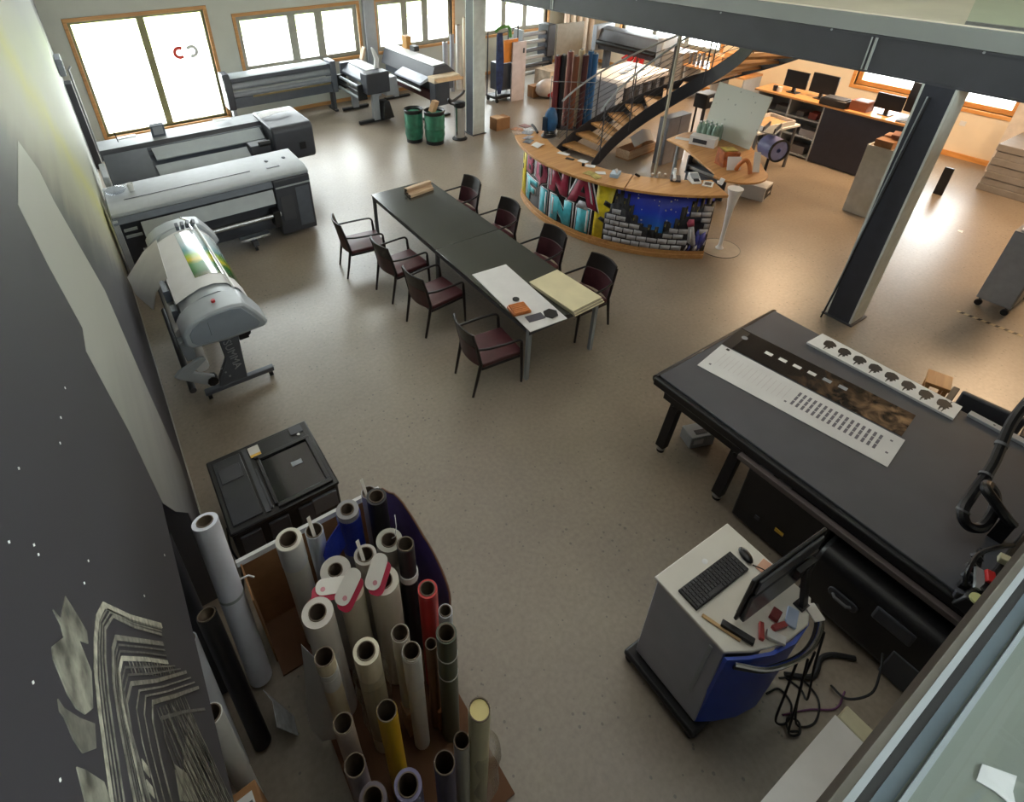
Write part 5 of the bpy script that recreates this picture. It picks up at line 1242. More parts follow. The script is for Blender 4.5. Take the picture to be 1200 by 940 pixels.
for x, y in ((-.38, -.26), (-.38, .26), (.3, -.26), (.3, .26)): caster((x, y, 0), kt, .025)
MB().tube(spline([(-.3, -.28, .93), (-.15, -.4, .93), (.1, -.46, .93), (.3, -.42, .93), (.4, -.33, .93)], 6), .016, 8).build('chrome_rail', M_CHROME, kt)
MB().tube(spline([(-.3, -.275, .9), (-.15, -.39, .9), (.1, -.45, .9), (.3, -.41, .9), (.4, -.32, .9)], 6), .02, 8).build('dark_bumper', M_BLACK, kt)
kb = thing('keyboard', 'black keyboard on the white cart top', 'keyboard', (2.35, .8, 1.0015), -.03)
MB().box(-.24, -.07, 0, .24, .07, .02).build('base', M_BLACK, kb, bevel=.004)
M_KEY = mat('key_black', '26262b', .4)
for r in range(5):
    n = 17
    for c in range(n):
        x = -.225+.45*(c+.5)/n; y = .052-.026*r
        if r == 4 and 4 <= c <= 8:
            if c == 4: MB().box(-.225+.45*4/n, y-.01, .02, -.225+.45*9/n-.004, y+.01, .026).build('key', M_KEY, kb)
            continue
        MB().box(x-.0105, y-.01, .02, x+.0105, y+.01, .026).build('key', M_KEY, kb)
ms = thing('computer_mouse', 'black computer mouse right of the keyboard', 'mouse', (2.65, .79, 1.0015), -.3)
MB().ball((0, 0, .019), (.033, .058, .0185), 14, 8).build('shell', M_BLACKS, ms); MB().cyl((-.006, .03, .032), (.006, .03, .032), .006, seg=10).build('wheel', M_CHARL, ms)
tag(MB().tube(spline([(2.64, .73, 1.006), (2.67, .66, 1.006), (2.62, .6, 1.006), (2.5, .55, 1.006)], 5), .004, 6).build('mouse_cable', M_RUBBER), 'thin dark cable running from the mouse to the monitor', 'cable')
mo = thing('flat_monitor', 'black flat monitor on an arm, its back to the camera, on the cart', 'monitor', (2.53, .52, 1.0015), -.06)
MB().box(-.31, .03, .05, .33, .05, .46).build('panel', M_BLACKS, mo, bevel=.006)
MB().box(-.3, .05, .11, .32, .053, .45).build('screen', mat('screen_black', '0a0b0e', .12, var=0), mo)
MB().hexa([(-.29, .0, .06), (.31, .0, .06), (.31, .03, .06), (-.29, .03, .06)], [(-.29, .01, .3), (.31, .01, .3), (.31, .03, .3), (-.29, .03, .3)]).build('back_shell', mat('monitor_grey', '4b4c53', .35, var=.04), mo, bevel=.008)
MB().box(-.27, .012, .32, .29, .03, .44).build('upper_back', mat('monitor_grey', '4b4c53', .35), mo, bevel=.006)
MB().beam((.14, -.1, .0), (.14, -.02, .3), .05, .03).build('arm', M_BLACK, mo, bevel=.005)
MB().box(.06, -.03, .24, .22, .0, .32).build('mount_plate', M_BLACK, mo)
MB().box(.1, -.12, 0, .17, -.06, .015).build('foot', M_BLACK, mo)
for nm, lb, ct_, x, y, s, hx, rz in (('red_tool', 'red handled tool in the clutter behind the monitor, the left one', 'tool', 2.32, .46, (.1, .025, .03), 'b5352f', .6), ('red_tool', 'red handled tool in the clutter behind the monitor, the right one', 'tool', 2.43, .42, (.09, .03, .03), 'a32c2a', -.3),
        ('black_cutter', 'black oblong cutter lying at the near corner of the cart', 'tool', 2.2, .53, (.04, .18, .03), '151518', .35), ('blue_packet', 'white and blue packet leaning behind the monitor on the cart', 'packet', 2.54, .41, (.12, .06, .02), 'a9b8d6', .4),
        ('white_booklet', 'white booklet at the right rear corner of the cart', 'booklet', 2.68, .355, (.07, .1, .012), 'dedad6', -.4), ('red_case', 'small dark red case in the clutter on the cart', 'case', 2.47, .47, (.07, .05, .035), '7d1d20', .2),
        ('pink_pad', 'pale pink pad by the mouse', 'pad', 2.695, .665, (.1, .1, .004), 'cf9f86', .1), ('tan_ruler', 'tan wooden strip on the cart left of the black cutter', 'strip', 2.15, .6, (.025, .22, .008), 'b99a6c', .3), ('white_adapter', 'white adapter between the red tools on the cart', 'adapter', 2.36, .395, (.05, .1, .025), 'd6d6d6', .5)):
    tag(MB().obox((0, 0, s[2]/2), s).build(nm, mat('item_'+hx, hx, .4), bevel=.004, loc=(x, y, 1.0018), rot=(0, 0, rz)), lb, ct_)
tag(MB().ball((0, 0, .0012), (.022, .017, .001), 12, 4).build('fruit_sticker', M_WHITE, loc=(2.41, .91, 1.0012)), 'tiny white sticker on the cart top above the keyboard', 'sticker')
# cables on the floor
CB = [('thin black cable hanging from the left of the cart rail down into the tangle', [(2.42, .27, .93), (2.44, .23, .5), (2.5, .2, .1), (2.6, .16, .012), (2.72, .2, .012), (2.74, .3, .012), (2.64, .33, .012)]),
      ('black cable making the widest loop on the floor beside the cart', [(2.55, .24, .9), (2.58, .2, .45), (2.62, .12, .06), (2.75, .06, .012), (2.9, .12, .012), (2.92, .26, .012), (2.8, .34, .012)]),
      ('black cable dropping from the right end of the cart rail', [(2.7, .27, .9), (2.74, .22, .5), (2.8, .16, .08), (2.86, .22, .012), (2.84, .32, .012)]),
      ('black cable ending in a tight coil at the foot of the cart', [(2.48, .24, .9), (2.52, .17, .4), (2.54, .12, .05), (2.6, .08, .03), (2.66, .12, .03), (2.62, .17, .03), (2.56, .13, .032), (2.6, .09, .045)])]
for lb, P in CB: tag(MB().tube(spline(P, 7), .007, 6).build('black_cable', M_RUBBER), lb, 'cable', 'cables hanging from the cart')
tag(MB().tube(spline([(2.85, .33, .02), (3.0, .22, .02), (3.15, .25, .02), (3.25, .22, .02), (3.36, .12, .02)], 8), .018, 8).build('thick_cable', M_RUBBER), 'thick black cable on the floor running to the flatbed housing', 'cable')
tag(MB().tube(spline([(2.62, .2, .008), (2.8, .12, .008), (2.95, .03, .008), (3.1, .05, .008)], 6), .006, 6).build('purple_cable', mat('purple_cable', '5d2f55', .5)), 'thin purple cable on the floor by the white plotter', 'cable')
tag(MB().tube(spline([(3.05, .12, .02), (3.02, .02, .08), (3.1, -.05, .2), (3.2, -.02, .3), (3.3, .03, .35)], 6), .008, 6).build('looped_cable', M_RUBBER), 'black cable rising in a loop to the dark flatbed housing', 'cable')
# white plotter at the bottom edge, under the gallery
wp = thing('white_plotter', 'long white plotter at the bottom edge beside the gallery', 'printer', (1.9, -.2, 0))
MB().box(-.6, -.22, .62, .5, .19, .8).build('body', M_LGREY, wp, bevel=.012)
MB().box(-.6, -.1, .8, .5, .21, .812).build('top_cover', M_WHITE, wp)
MB().box(.5, -.05, .66, .6, .2, .815).build('end_piece', mat('cream_plastic', 'c9c5a8', .5), wp, bevel=.01)
MB().cyl((.52, -.06, .84), (.66, -.16, .8), .02, seg=10).build('black_rod', M_BLACK, wp); MB().cyl((.5, .0, .82), (.56, -.07, .84), .03, seg=12).build('rod_knob', M_CHROME, wp)
MB().cyl((.35, .02, .812), (.35, .02, .818), .01, seg=8).build('screw', M_CHAR, wp)
for x in (-.5, .45): MB().box(x-.04, -.1, 0, x+.04, .06, .62).build('leg', M_LGREY, wp)

# ------------------------------------------------------------------ things on the counter
CT = 1.1012
def on_top(name, label, cat, x, y, shape, m, rz=0., **k):
    o = shape.build(name, m, loc=(x, y, k.get('z', CT)), rot=(0, 0, rz), bevel=k.get('bevel', 0)); return tag(o, label, cat, k.get('group'))
def sheet(w, d, t=.002): return MB().box(-w/2, -d/2, 0, w/2, d/2, t)
for i, (x, y, hx, rz, lb) in enumerate(((6.28, 7.86, 'b0714a', .3, 'brown magazine at the far left tip of the counter'), (6.42, 7.72, 'c9c6c9', -.2, 'pale magazine next to the brown one at the far tip of the counter'), (6.3, 7.62, '8d8f99', .5, 'grey magazine in front of the pale one at the far tip of the counter'), (6.16, 7.72, 'a98a72', -.4, 'tan leaflet at the outer edge of the far tip of the counter'), (6.5, 7.92, '7a3f3a', .1, 'dark red leaflet at the very end of the counter'))):
    on_top('magazine', lb, 'magazine', x, y, sheet(.15, .19, .006), mat('mag_'+hx, hx, .35, var=.3, scale=25), rz)
on_top('photo_print', 'dark photo print on the counter in front of the magazines', 'print', 6.06, 7.28, sheet(.2, .14), mat('photo_dark', '4a4a56', .3, var=.5, scale=18), .5)
on_top('photo_print', 'grey photo print on the counter beside the dark one', 'print', 6.17, 7.42, sheet(.2, .12), mat('photo_grey', '8b8990', .3, var=.4, scale=18), .4)
on_top('white_paper', 'crumpled white paper on the counter by the photo prints', 'paper', 6.07, 7.02, MB().slab([[(-.1, -.06, .0), (0, -.07, .03), (.1, -.05, .01)], [(-.11, .04, .02), (0, .06, .04), (.1, .05, .0)], [(-.08, .1, 0), (0, .1, .02), (.09, .12, .01)]], .003), M_PAPER, .2)
on_top('black_strap', 'black strap lying beside the ring on the counter', 'strap', 6.5, 7.6, MB().tube(spline([(.1, .25, .023), (.03, .1, .035), (-.04, -.05, .023), (-.08, -.12, .023)], 5), .022, 8), M_RUBBER)
on_top('black_ring', 'coiled black ring on the inner side of the counter', 'coil', 6.5, 7.27, MB().tube([(.13*math.cos(k*PI/10), .1*math.sin(k*PI/10), .018) for k in range(20)], .018, 8, closed=True).tube([(.12*math.cos(k*PI/10), .09*math.sin(k*PI/10), .045) for k in range(20)], .013, 8, closed=True), M_BLACKS)
on_top('white_card', 'white card near the inner edge in the middle of the counter', 'card', 6.17, 6.52, sheet(.09, .2), M_PAPER, .3)
on_top('dark_card', 'dark card lying beside the white card on the counter', 'card', 6.1, 6.29, sheet(.07, .14, .004), M_BLACK, .4)
for i, (x, y, rz, lb) in enumerate(((6.2, 6.1, .2, 'white note near the marker in the middle of the counter, farther one'), (6.16, 5.9, .6, 'white note near the marker in the middle of the counter, nearer one'), (6.1, 5.62, .9, 'white note left of the blue and white box on the counter'))):
    on_top('white_note', lb, 'note', x, y, sheet(.1, .15, .004), M_PAPER, rz)
on_top('dark_marker', 'small dark bottle cap by the white notes on the counter', 'cap', 6.08, 5.97, MB().cyl((0, 0, 0), (0, 0, .04), .022, seg=12), M_BLACK)
on_top('yellow_cloth', 'yellowish paint stained cloth at the outer edge of the counter', 'cloth', 5.95, 5.62, MB().slab([[(-.08, -.14, 0), (.03, -.15, .01)], [(-.06, 0, .012), (.06, .0, .02)], [(-.08, .14, 0), (.05, .15, .01)]], .004), mat('stain_cloth', 'a8985a', .8, var=.3))
o = thing('tissue_box', 'white and blue tissue box at the joint of the counter top', 'box', (6.2, 5.42, CT), .5)
MB().box(-.09, -.06, 0, .09, .06, .06).build('box_body', mat('pale_blue_box', 'a9bccd', .5, var=.1), o, bevel=.004)
MB().slab([[(-.05, -.02, .06), (.05, -.02, .06)], [(-.04, .01, .12), (.05, .0, .1)]], .006).build('tissue', M_PAPER, o)
on_top('black_clip', 'small black clip standing near the inner edge of the counter', 'clip', 6.45, 5.22, MB().obox((0, 0, .02), (.02, .08, .03), (.4, 0, .6)), M_BLACK)
for i, (x, y, h_, lb) in enumerate(((6.63, 5.1, .05, 'tiny clear jar on the counter, left of the three in front of the pole'), (6.7, 5.04, .07, 'tiny clear jar on the counter, middle of the three in front of the pole'), (6.77, 4.99, .05, 'tiny clear jar on the counter, right of the three in front of the pole'))):
    o = thing('small_jar', lb, 'jar', (x, y, CT), group='small jars on the counter')
    MB().lathe([(.02, 0), (.022, h_*.7), (.014, h_*.85)], seg=12).build('jar_body', mat('jar_tan', 'b9a58f', .2), o); MB().cyl((0, 0, h_*.85), (0, 0, h_), .015, seg=12).build('lid', M_WHITE, o)
o = thing('desk_phone', 'white handset phone on its dark base on the counter', 'phone', (6.82, 4.84, CT), .7)
MB().box(-.1, -.07, 0, .1, .07, .03).build('base', M_CHAR, o, bevel=.006)
MB().tube([(-.13, .02, .05), (-.06, .02, .065), (.06, .02, .065), (.12, .02, .05), (.12, .02, .12)], [.026, .02, .02, .026, .02]).build('handset', M_WHITE, o)
o = thing('payment_terminal', 'white payment terminal standing tilted on the counter', 'terminal', (6.98, 4.64, CT), -.5)
MB().hexa([(-.07, -.1, 0), (.07, -.1, 0), (.07, .1, 0), (-.07, .1, 0)], [(-.07, -.09, .03), (.07, -.09, .03), (.07, .09, .11), (-.07, .09, .11)]).build('case', M_WHITE, o, bevel=.008)
MB().obox((0, .01, .08), (.11, .1, .006), (.41, 0, 0)).build('display', M_LGREY, o); MB().obox((0, -.06, .047), (.08, .05, .006), (.41, 0, 0)).build('keypad', M_CHAR, o)
o = thing('picture_frame', 'small white picture frame lying on the right end of the counter', 'frame', (7.05, 4.46, CT), .5)
MB().box(-.09, -.07, 0, .09, -.045, .014).box(-.09, .045, 0, .09, .07, .014).box(-.09, -.045, 0, -.06, .045, .014).box(.06, -.045, 0, .09, .045, .014).build('frame_border', M_WHITE, o); MB().box(-.06, -.045, 0, .06, .045, .006).build('picture', mat('frame_brown', '6b5a50', .4), o)
on_top('white_holder', 'small white plastic holder at the right tip of the counter', 'holder', 7.2, 4.36, MB().obox((0, 0, .045), (.03, .06, .09), (.2, .3, 0)).obox((.03, .02, .02), (.05, .08, .02), (0, 0, .4)), M_WHITE, .3)
# ------------------------------------------------------------------ desk behind the counter and what is on it
DZ = 1.0
dk = thing('wooden_desk', 'high wooden desk with a rounded end on a white trumpet leg behind the counter', 'desk', (0, 0, 0))
dp = [(8.2, 6.15), (8.12, 5.75), (7.62, 4.75)]+[(7.95+.44*math.cos(math.radians(a)), 4.62+.44*math.sin(math.radians(a))) for a in range(170, 331, 16)]+[(8.9, 4.95), (9.2, 5.3), (9.15, 6.0), (8.7, 6.2)]
MB().prism(dp, 'xy', DZ, DZ+.03).build('desk_top', M_OAK, dk, bevel=.005)
MB().lathe([(.06, 0), (.06, .012), (.05, .02), (.028, .06), (.032, .35), (.05, .7), (.08, .9), (.11, 1.0)], (7.47, 4.28, 0), 20).build('trumpet_leg', M_WHITE, dk)
MB().lathe([(.29, .0), (.292, .004), (.06, .008)], (7.47, 4.28, 0), 28).build('foot_disc', mat('foot_disc', '9d9386', .3), dk); MB().ring((7.47, 4.28, 0), (7.47, 4.28, .007), .3, .291, 28).build('foot_ring', M_STEEL, dk)
for x, y in ((8.28, 5.95), (9.05, 5.9), (8.9, 5.1)): MB().cyl((x, y, 0), (x, y, DZ), .03, seg=12).build('leg', M_PALE, dk)
DT_ = DZ+.0312
on_top('white_leaflet', 'white leaflet at the far left end of the wooden desk', 'leaflet', 8.42, 6.0, sheet(.12, .24), M_PAPER, .5, z=DT_)
wbx = thing('white_carton', 'white carton with a dark printed band on the wooden desk', 'carton', (8.46, 5.62, DT_), math.radians(-72))
MB().box(-.21, -.09, 0, .21, .09, .15).build('carton_body', M_PAPER, wbx, bevel=.004)
MB().box(-.15, -.093, .04, .08, -.089, .11).build('dark_print', M_CHAR, wbx)
bt = 'water bottles in the shrink wrapped pack'
M_BOT = mat('bottle_green', 'b4cfc0', .15, var=.08, trans=.45)
bl0 = None
for i in range(4):
    for j in range(3):
        x, y = 8.68+.085*j+.005*i, 5.9-.095*i
        if bl0 is None:
            bl0 = thing('water_bottle', '', 'bottle', (0, 0, DT_), group=bt)
            MB().lathe([(.036, 0), (.038, .02), (.036, .1), (.038, .17), (.03, .22), (.014, .255), (.013, .27)], seg=12).build('bottle_body', M_BOT, bl0)
            MB().cyl((0, 0, .27), (0, 0, .29), .016, seg=10).build('cap', M_WHITE, bl0)
            b = bl0
        else: b = copy_tree(bl0)
        b.location = (x, y, DT_); b['label'] = 'clear green bottle, %s row from the speckled board, %s from the left' % (('third', 'second', 'first')[j], ('first', 'second', 'third', 'fourth')[i])
bd = thing('speckled_board', 'large pale speckled board standing on the wooden desk', 'board', (0, 0, 0))
bp0, bp1, tp0, tp1 = Vector((9.0, 6.05, DT_)), Vector((8.87, 5.04, DT_)), Vector((9.25, 6.1, 1.84)), Vector((9.11, 5.03, 1.84))
rows = [[bp0.lerp(bp1, s/4).lerp(tp0.lerp(tp1, s/4), t/3) for s in range(5)] for t in range(4)]
def speckle():
    m = bpy.data.materials.new('speckled_panel'); m.use_nodes = True; nt = m.node_tree; b = nt.nodes['Principled BSDF']; L = nt.links.new
    tc = nt.nodes.new('ShaderNodeTexCoord'); v = nt.nodes.new('ShaderNodeTexVoronoi'); v.inputs['Scale'].default_value = 7; L(tc.outputs['Object'], v.inputs['Vector'])
    lt = nt.nodes.new('ShaderNodeMath'); lt.operation = 'LESS_THAN'; lt.inputs[1].default_value = .13; L(v.outputs['Distance'], lt.inputs[0])
    mx = nt.nodes.new('ShaderNodeMix'); mx.data_type = 'RGBA'; L(lt.outputs[0], mx.inputs[0]); mx.inputs[6].default_value = (*rgb('c3c2b5'), 1); mx.inputs[7].default_value = (*rgb('9fa095'), 1)
    L(mx.outputs[2], b.inputs['Base Color']); b.inputs['Roughness'].default_value = .6; return m
MB().slab(rows, .018, (1, 0, 0)).build('board', speckle(), bd)
MB().beam((9.12, 5.6, DT_), (9.17, 5.6, 1.5), .03, .03).build('rear_strut', M_STEEL, bd)
ob = thing('orange_bag', 'orange brown paper bag on the rounded end of the desk', 'bag', (8.05, 4.88, DT_), -.3)
MB().hexa([(-.13, -.1, 0), (.13, -.1, 0), (.13, .1, 0), (-.13, .1, 0)], [(-.15, -.09, .24), (.14, -.1, .2), (.15, .1, .23), (-.13, .1, .26)]).build('bag_body', mat('orange_paper', 'a3582c', .6, var=.3, scale=9, bump=.3), ob)
MB().obox((0, 0, .245), (.24, .14, .01), (.1, .1, 0)).build('bag_top', mat('yellow_green_print', '9a8a3a', .6, var=.4), ob)
for nm, lb, x, y, s, r in (('price_card', 'white card standing in front of the orange bag', 7.93, 4.66, (.2, .012, .2), (-.35, 0, -.6)), ('tall_card', 'tall narrow white card leaning at the rounded desk end', 8.13, 4.42, (.1, .012, .3), (-.45, .1, -.5))):
    tag(MB().obox((0, 0, s[2]/2), s).build(nm, M_PAPER, loc=(x, y, DT_+.006), rot=r), lb, 'card')
tag(MB().tube(spline([(0, 0, 0), (.02, .06, .12), (.0, .12, .18), (-.03, .18, .1), (-.02, .22, 0)], 5), .03, 8).build('orange_loop', mat('orange_wood', 'b5672f', .5), loc=(7.95, 4.4, DT_+.03)), 'orange curved piece beside the tall white card on the desk', 'ornament')
# under and beside the desk
tag(MB().ball((0, 0, .2), (.24, .2, .2), 14, 8).build('black_bag', mat('black_cloth', '22232a', .8, bump=.4, scale=6), loc=(8.15, 5.2, .0)), 'black cloth bag on the floor under the desk', 'bag')
for i, (z, x, hx, lb) in enumerate(((.62, 8.75, 'b4b1ad', 'grey roll on the shelf under the wooden desk, upper one'), (.5, 8.7, 'c9c6c1', 'pale roll on the shelf under the wooden desk, lower one'))):
    o = thing('film_roll', lb, 'roll', (x, 5.6, z), group='rolls under the desk')
    MB().ring((-.02, .3, 0), (.02, -.3, 0), .055, .03, 16).build('film', mat('film_'+hx, hx, .4), o)
dsh = thing('under_desk_shelf', 'low grey shelf under the wooden desk carrying two rolls', 'shelf', (8.72, 5.6, 0))
MB().box(-.15, -.33, .4, .2, .33, .43).box(-.13, -.31, 0, -.1, .31, .4).box(.15, -.31, 0, .18, .31, .4).build('shelf_body', M_CHARL, dsh)
for y in (-.32, .32): MB().box(-.14, y-.01, .43, .18, y+.01, .72).build('side_cheek', M_CHARL, dsh)
MB().box(-.14, -.31, .548, .18, .31, .558).build('upper_ledge', M_CHARL, dsh)
wf = thing('floor_carton', 'white carton with a black panel on the floor right of the desk', 'carton', (9.55, 5.12, 0), .25)
MB().box(-.18, -.22, 0, .18, .22, .26).build('carton_body', M_PAPER, wf); MB().box(-.14, -.227, .04, .17, -.22, .22).build('black_panel', M_BLACK, wf); MB().box(-.02, -.23, .1, .1, -.2275, .14).build('white_mark', M_PAPER, wf)
rs_ = thing('roll_stand', 'stand carrying a big violet roll behind the desk', 'stand', (9.75, 5.15, 0), .3)
MB().cyl((.0, 0, .04), (.0, 0, .75), .025, seg=10).build('post', M_BLACK, rs_)
MB().box(-.25, -.03, 0, .25, .03, .04).box(-.03, -.2, 0, .03, .2, .04).build('foot', M_BLACK, rs_)
MB().ring((-.1, -.14, .85), (.1, .1, .85), .19, .04, 24).build('violet_roll', mat('violet_film', '7d83b5', .35), rs_)
MB().ring((-.115, -.16, .85), (-.1, -.14, .85), .2, .17, 24).build('dark_flange', M_BLACK, rs_)
MB().box(-.12, -.02, 1.1, .3, .22, 1.12).build('top_tray', M_PALE, rs_)
MB().box(-.1, .0, 1.12, .28, .02, 1.2).box(-.1, .18, 1.12, .28, .2, 1.2).build('tray_side', M_CHAR, rs_)
gc = thing('grey_cabinet', 'grey cabinet standing inside the curve of the staircase', 'cabinet', (9.62, 7.1, 0))
MB().box(-.35, -.12, 0, .3, .1, .95).build('cabinet_body', mat('mauve_grey', '77777e', .5), gc, bevel=.006)
MB().box(-.34, -.128, .03, -.03, -.12, .93).build('door', mat('mauve_grey_door', '7f7f87', .5), gc); MB().box(-.01, -.128, .03, .29, -.12, .93).build('door', mat('mauve_grey_door', '7f7f87', .5), gc)
wc = thing('wooden_crate', 'long low wooden crate under the stairs', 'crate', (9.35, 7.72, 0), .1)
MB().box(-.45, -.16, 0, .45, .16, .03).build('bottom', M_CARD, wc)
for y in (-.16, .15): MB().box(-.45, y, .03, .45, y+.012, .2).build('plank', M_BLK, wc)
for x in (-.45, .438): MB().box(x, -.148, .03, x+.012, .15, .2).build('plank', M_BLK, wc)
tag(MB().slab([[(-.3, -.14, .22), (0, -.16, .3), (.3, -.12, .25)], [(-.32, 0, .4), (0, 0, .5), (.3, .03, .42)], [(-.3, .12, .3), (.02, .14, .36), (.3, .14, .28)]], .01).build('white_cloth', M_PAPER, loc=(9.45, 7.74, -.0)), 'white cloth heaped over the wooden crate under the stairs', 'cloth')
# ------------------------------------------------------------------ far middle: racks, boards, rolls, the big flatbed
tr = thing('tool_trolley', 'tall trolley with an orange panel and green hose behind the middle column', 'trolley', (9.35, 12.5, 0))
for x in (-.3, .35):
    for y in (-.2, .2): MB().cyl((x, y, .1), (x, y, 1.85 if x > 0 else 1.7), .018, seg=8).build('upright', M_STEELD, tr)
MB().box(-.32, -.22, .1, .37, .22, .16).build('base', M_BLACK, tr)
for x in (-.26, .3): MB().cyl((x-.02, -.2, .055), (x+.02, -.2, .055), .055, seg=12).build('wheel', M_RUBBER, tr)
for x in (-.26, .3): MB().cyl((x-.02, .2, .055), (x+.02, .2, .055), .055, seg=12).build('wheel', M_RUBBER, tr)
MB().box(-.1, -.24, 1.0, .34, -.2, 1.55).build('orange_panel', mat('orange_panel', 'd07f1c', .45), tr)
MB().box(-.2, -.2, .3, .34, .2, .98).build('dark_cabinet', M_CHAR, tr)
MB().slab([[(-.34, -.25, 1.75), (-.2, -.26, 1.75)], [(-.36, -.26, 1.1), (-.15, -.28, 1.1)], [(-.34, -.25, .5), (-.16, -.26, .5)], [(-.28, -.24, .25), (-.2, -.25, .25)]], .03, (0, -1, 0)).build('blue_cloth', mat('navy_cloth', '26345c', .8, var=.3), tr)
MB().tube(spline([(-.36, -.2, 1.78), (-.2, -.22, 1.86), (.05, -.22, 1.84), (.1, -.22, 1.6)], 6), .04, 8).build('green_hose', mat('green_hose', '4c8a3a', .5), tr)
MB().tube([(-.3, -.2, 1.68), (.35, -.2, 1.83)], .014, 6).build('top_bar', M_STEEL, tr)
wt = thing('white_board', 'tall white board with a dark slot standing by the trolley', 'panel', (9.68, 12.2, 0), -.1)
MB().box(-.2, -.03, 0, .2, .03, 1.48).build('panel', mat('lilac_white', 'cfc5c8', .5, var=.06, scale=6), wt); MB().box(.1, -.035, 1.2, .15, -.03, 1.32).build('slot', M_CHAR, wt)
rsf = thing('roll_rack', 'metal rack of horizontal rolls by the back windows', 'rack', (10.95, 13.4, 0))
for x in (-.35, .75): MB().box(x-.025, -.2, 0, x+.025, .2, 1.5).build('upright', M_CHAR if x > 0 else M_PALE, rsf)
for k in range(6): MB().cyl((-.35, -.1, .3+.21*k), (.74, -.1, .3+.21*k), .055, seg=12).build('rack_roll', (M_PALE, M_CHAR, M_LGREY, M_CHARL, M_PALE, M_GREY)[k], rsf)
MB().box(.5, -.25, .7, .78, .2, 1.55).build('end_box', M_CHAR, rsf, bevel=.02)
gb = thing('grey_board', 'large grey board standing upright beside the roll rack', 'board', (12.28, 13.2, 0), -.15)
MB().box(-.42, -.02, .02, .48, .02, 1.52).build('board', mat('taupe_board', '8d8a82', .5), gb)
for k, (x, lbx) in enumerate(((-.35, 'left'), (.4, 'right'))): MB().box(x-.03, -.15, 0, x+.03, .15, .04).build('foot', M_CHAR, gb)
for k in range(5):
    o = thing('corner_tube', 'cream tube standing in the far corner, number %d counting from the left'.replace('number %d', ('first', 'second', 'third', 'fourth', 'fifth')[k]), 'tube', (13.3+.2*k, 14.45-.07*k, 0), group='tubes in the far corner')
    MB().ring((0, 0, 0), (0, 0, 1.75+.08*(k % 3)), .085, .06, 16).build('tube', mat('cream_tube_%d' % (k % 2), ('cfb8a2', 'dccbb8')[k % 2], .5), o)
wbn = thing('wrapped_bundle', 'bundle wrapped in white film with red print on the floor', 'bundle', (10.55, 12.0, 0))
MB().ball((0, 0, .22), (.36, .3, .24), 16, 9).build('white_wrap', mat('wrap_white', 'd9cfca', .35, var=.1, scale=6, bump=.4), wbn); MB().ball((.02, -.22, .13), (.2, .1, .12), 12, 7).build('red_wrap', mat('wrap_red', 'c03c34', .4, var=.2), wbn)
MB().box(-.4, .1, 0, .1, .35, .3).build('brown_base', M_CARD, wbn)
on_top('packing_sheets', 'pale packing sheets stacked behind the wrapped bundle', 'sheets', 11.35, 12.75, MB().box(-.4, -.3, 0, .4, .3, .5), mat('pale_pack', 'cdbca6', .7, var=.12), .1, z=0)
# bundle of upright film rolls in a frame with a blue bag
RBG = 'upright rolls in the wire stand'
st2 = thing('wire_stand', 'wire floor stand holding upright coloured film rolls', 'stand', (9.35, 9.75, 0), math.radians(-42))
MB().box(-.5, -.2, 0, .5, .2, .02).build('base_plate', M_CHAR, st2)
for z in (.5, 1.1):
    MB().tube([(-.5, -.2, z), (.5, -.2, z), (.5, .2, z), (-.5, .2, z)], .009, 6, closed=True).build('hoop', M_PALE, st2)
for x in (-.5, .5):
    for y in (-.2, .2): MB().cyl((x, y, .02), (x, y, 1.12), .01, seg=6).build('wire_post', M_PALE, st2)
R42 = Euler((0, 0, math.radians(-42))).to_matrix()
for k, (dx, dy, hx, h_, lb) in enumerate(((-.4, -.1, '6e2f33', 1.6, 'dark red film roll at the left of the wire stand'), (-.27, -.09, '1f1f27', 1.62, 'black film roll second from the left in the wire stand'), (-.13, .08, '8c5a52', 1.66, 'rosy brown film roll third from the left in the wire stand'), (.0, -.1, '7a4a36', 1.6, 'brown film roll in the middle of the wire stand'), (.11, .07, 'c8bb9c', 1.7, 'cream film roll right of the middle in the wire stand'), (.2, -.1, '4f2b2e', 1.63, 'maroon film roll left of the blue ones in the wire stand'), (.31, .07, '3f6f9c', 1.68, 'light blue film roll at the back of the wire stand'), (.4, -.1, '2c6194', 1.66, 'blue film roll at the right front of the wire stand'))):
    p = R42 @ Vector((dx, dy, 0)); o = thing('film_roll', lb, 'roll', (9.35+p.x, 9.75+p.y, .022), group=RBG)
    MB().ring((0, 0, 0), (0, 0, h_), .066, .03, 16).build('film', mat('film_'+hx, hx, .35), o); MB().ring((0, 0, 0), (0, 0, h_+.03), .029, .022, 12).build('core', M_PALE, o)
bb = thing('blue_bag', 'blue plastic bag on the floor at the foot of the wire stand', 'bag', (8.72, 9.72, 0), .4)
MB().ball((0, 0, .3), (.14, .16, .3), 14, 9).build('bag_body', mat('blue_bag', '2e5f8f', .4, var=.2, bump=.4, scale=6), bb); MB().prism([(-.05, .0), (.06, .05), (-.02, .14)], 'xz', -.165, -.155).build('white_print', M_WHITE, bb)
MB().box(-.18, .02, .0, -.05, .12, .4).build('dark_pocket', mat('dark_blue_bag', '23384f', .5), bb)
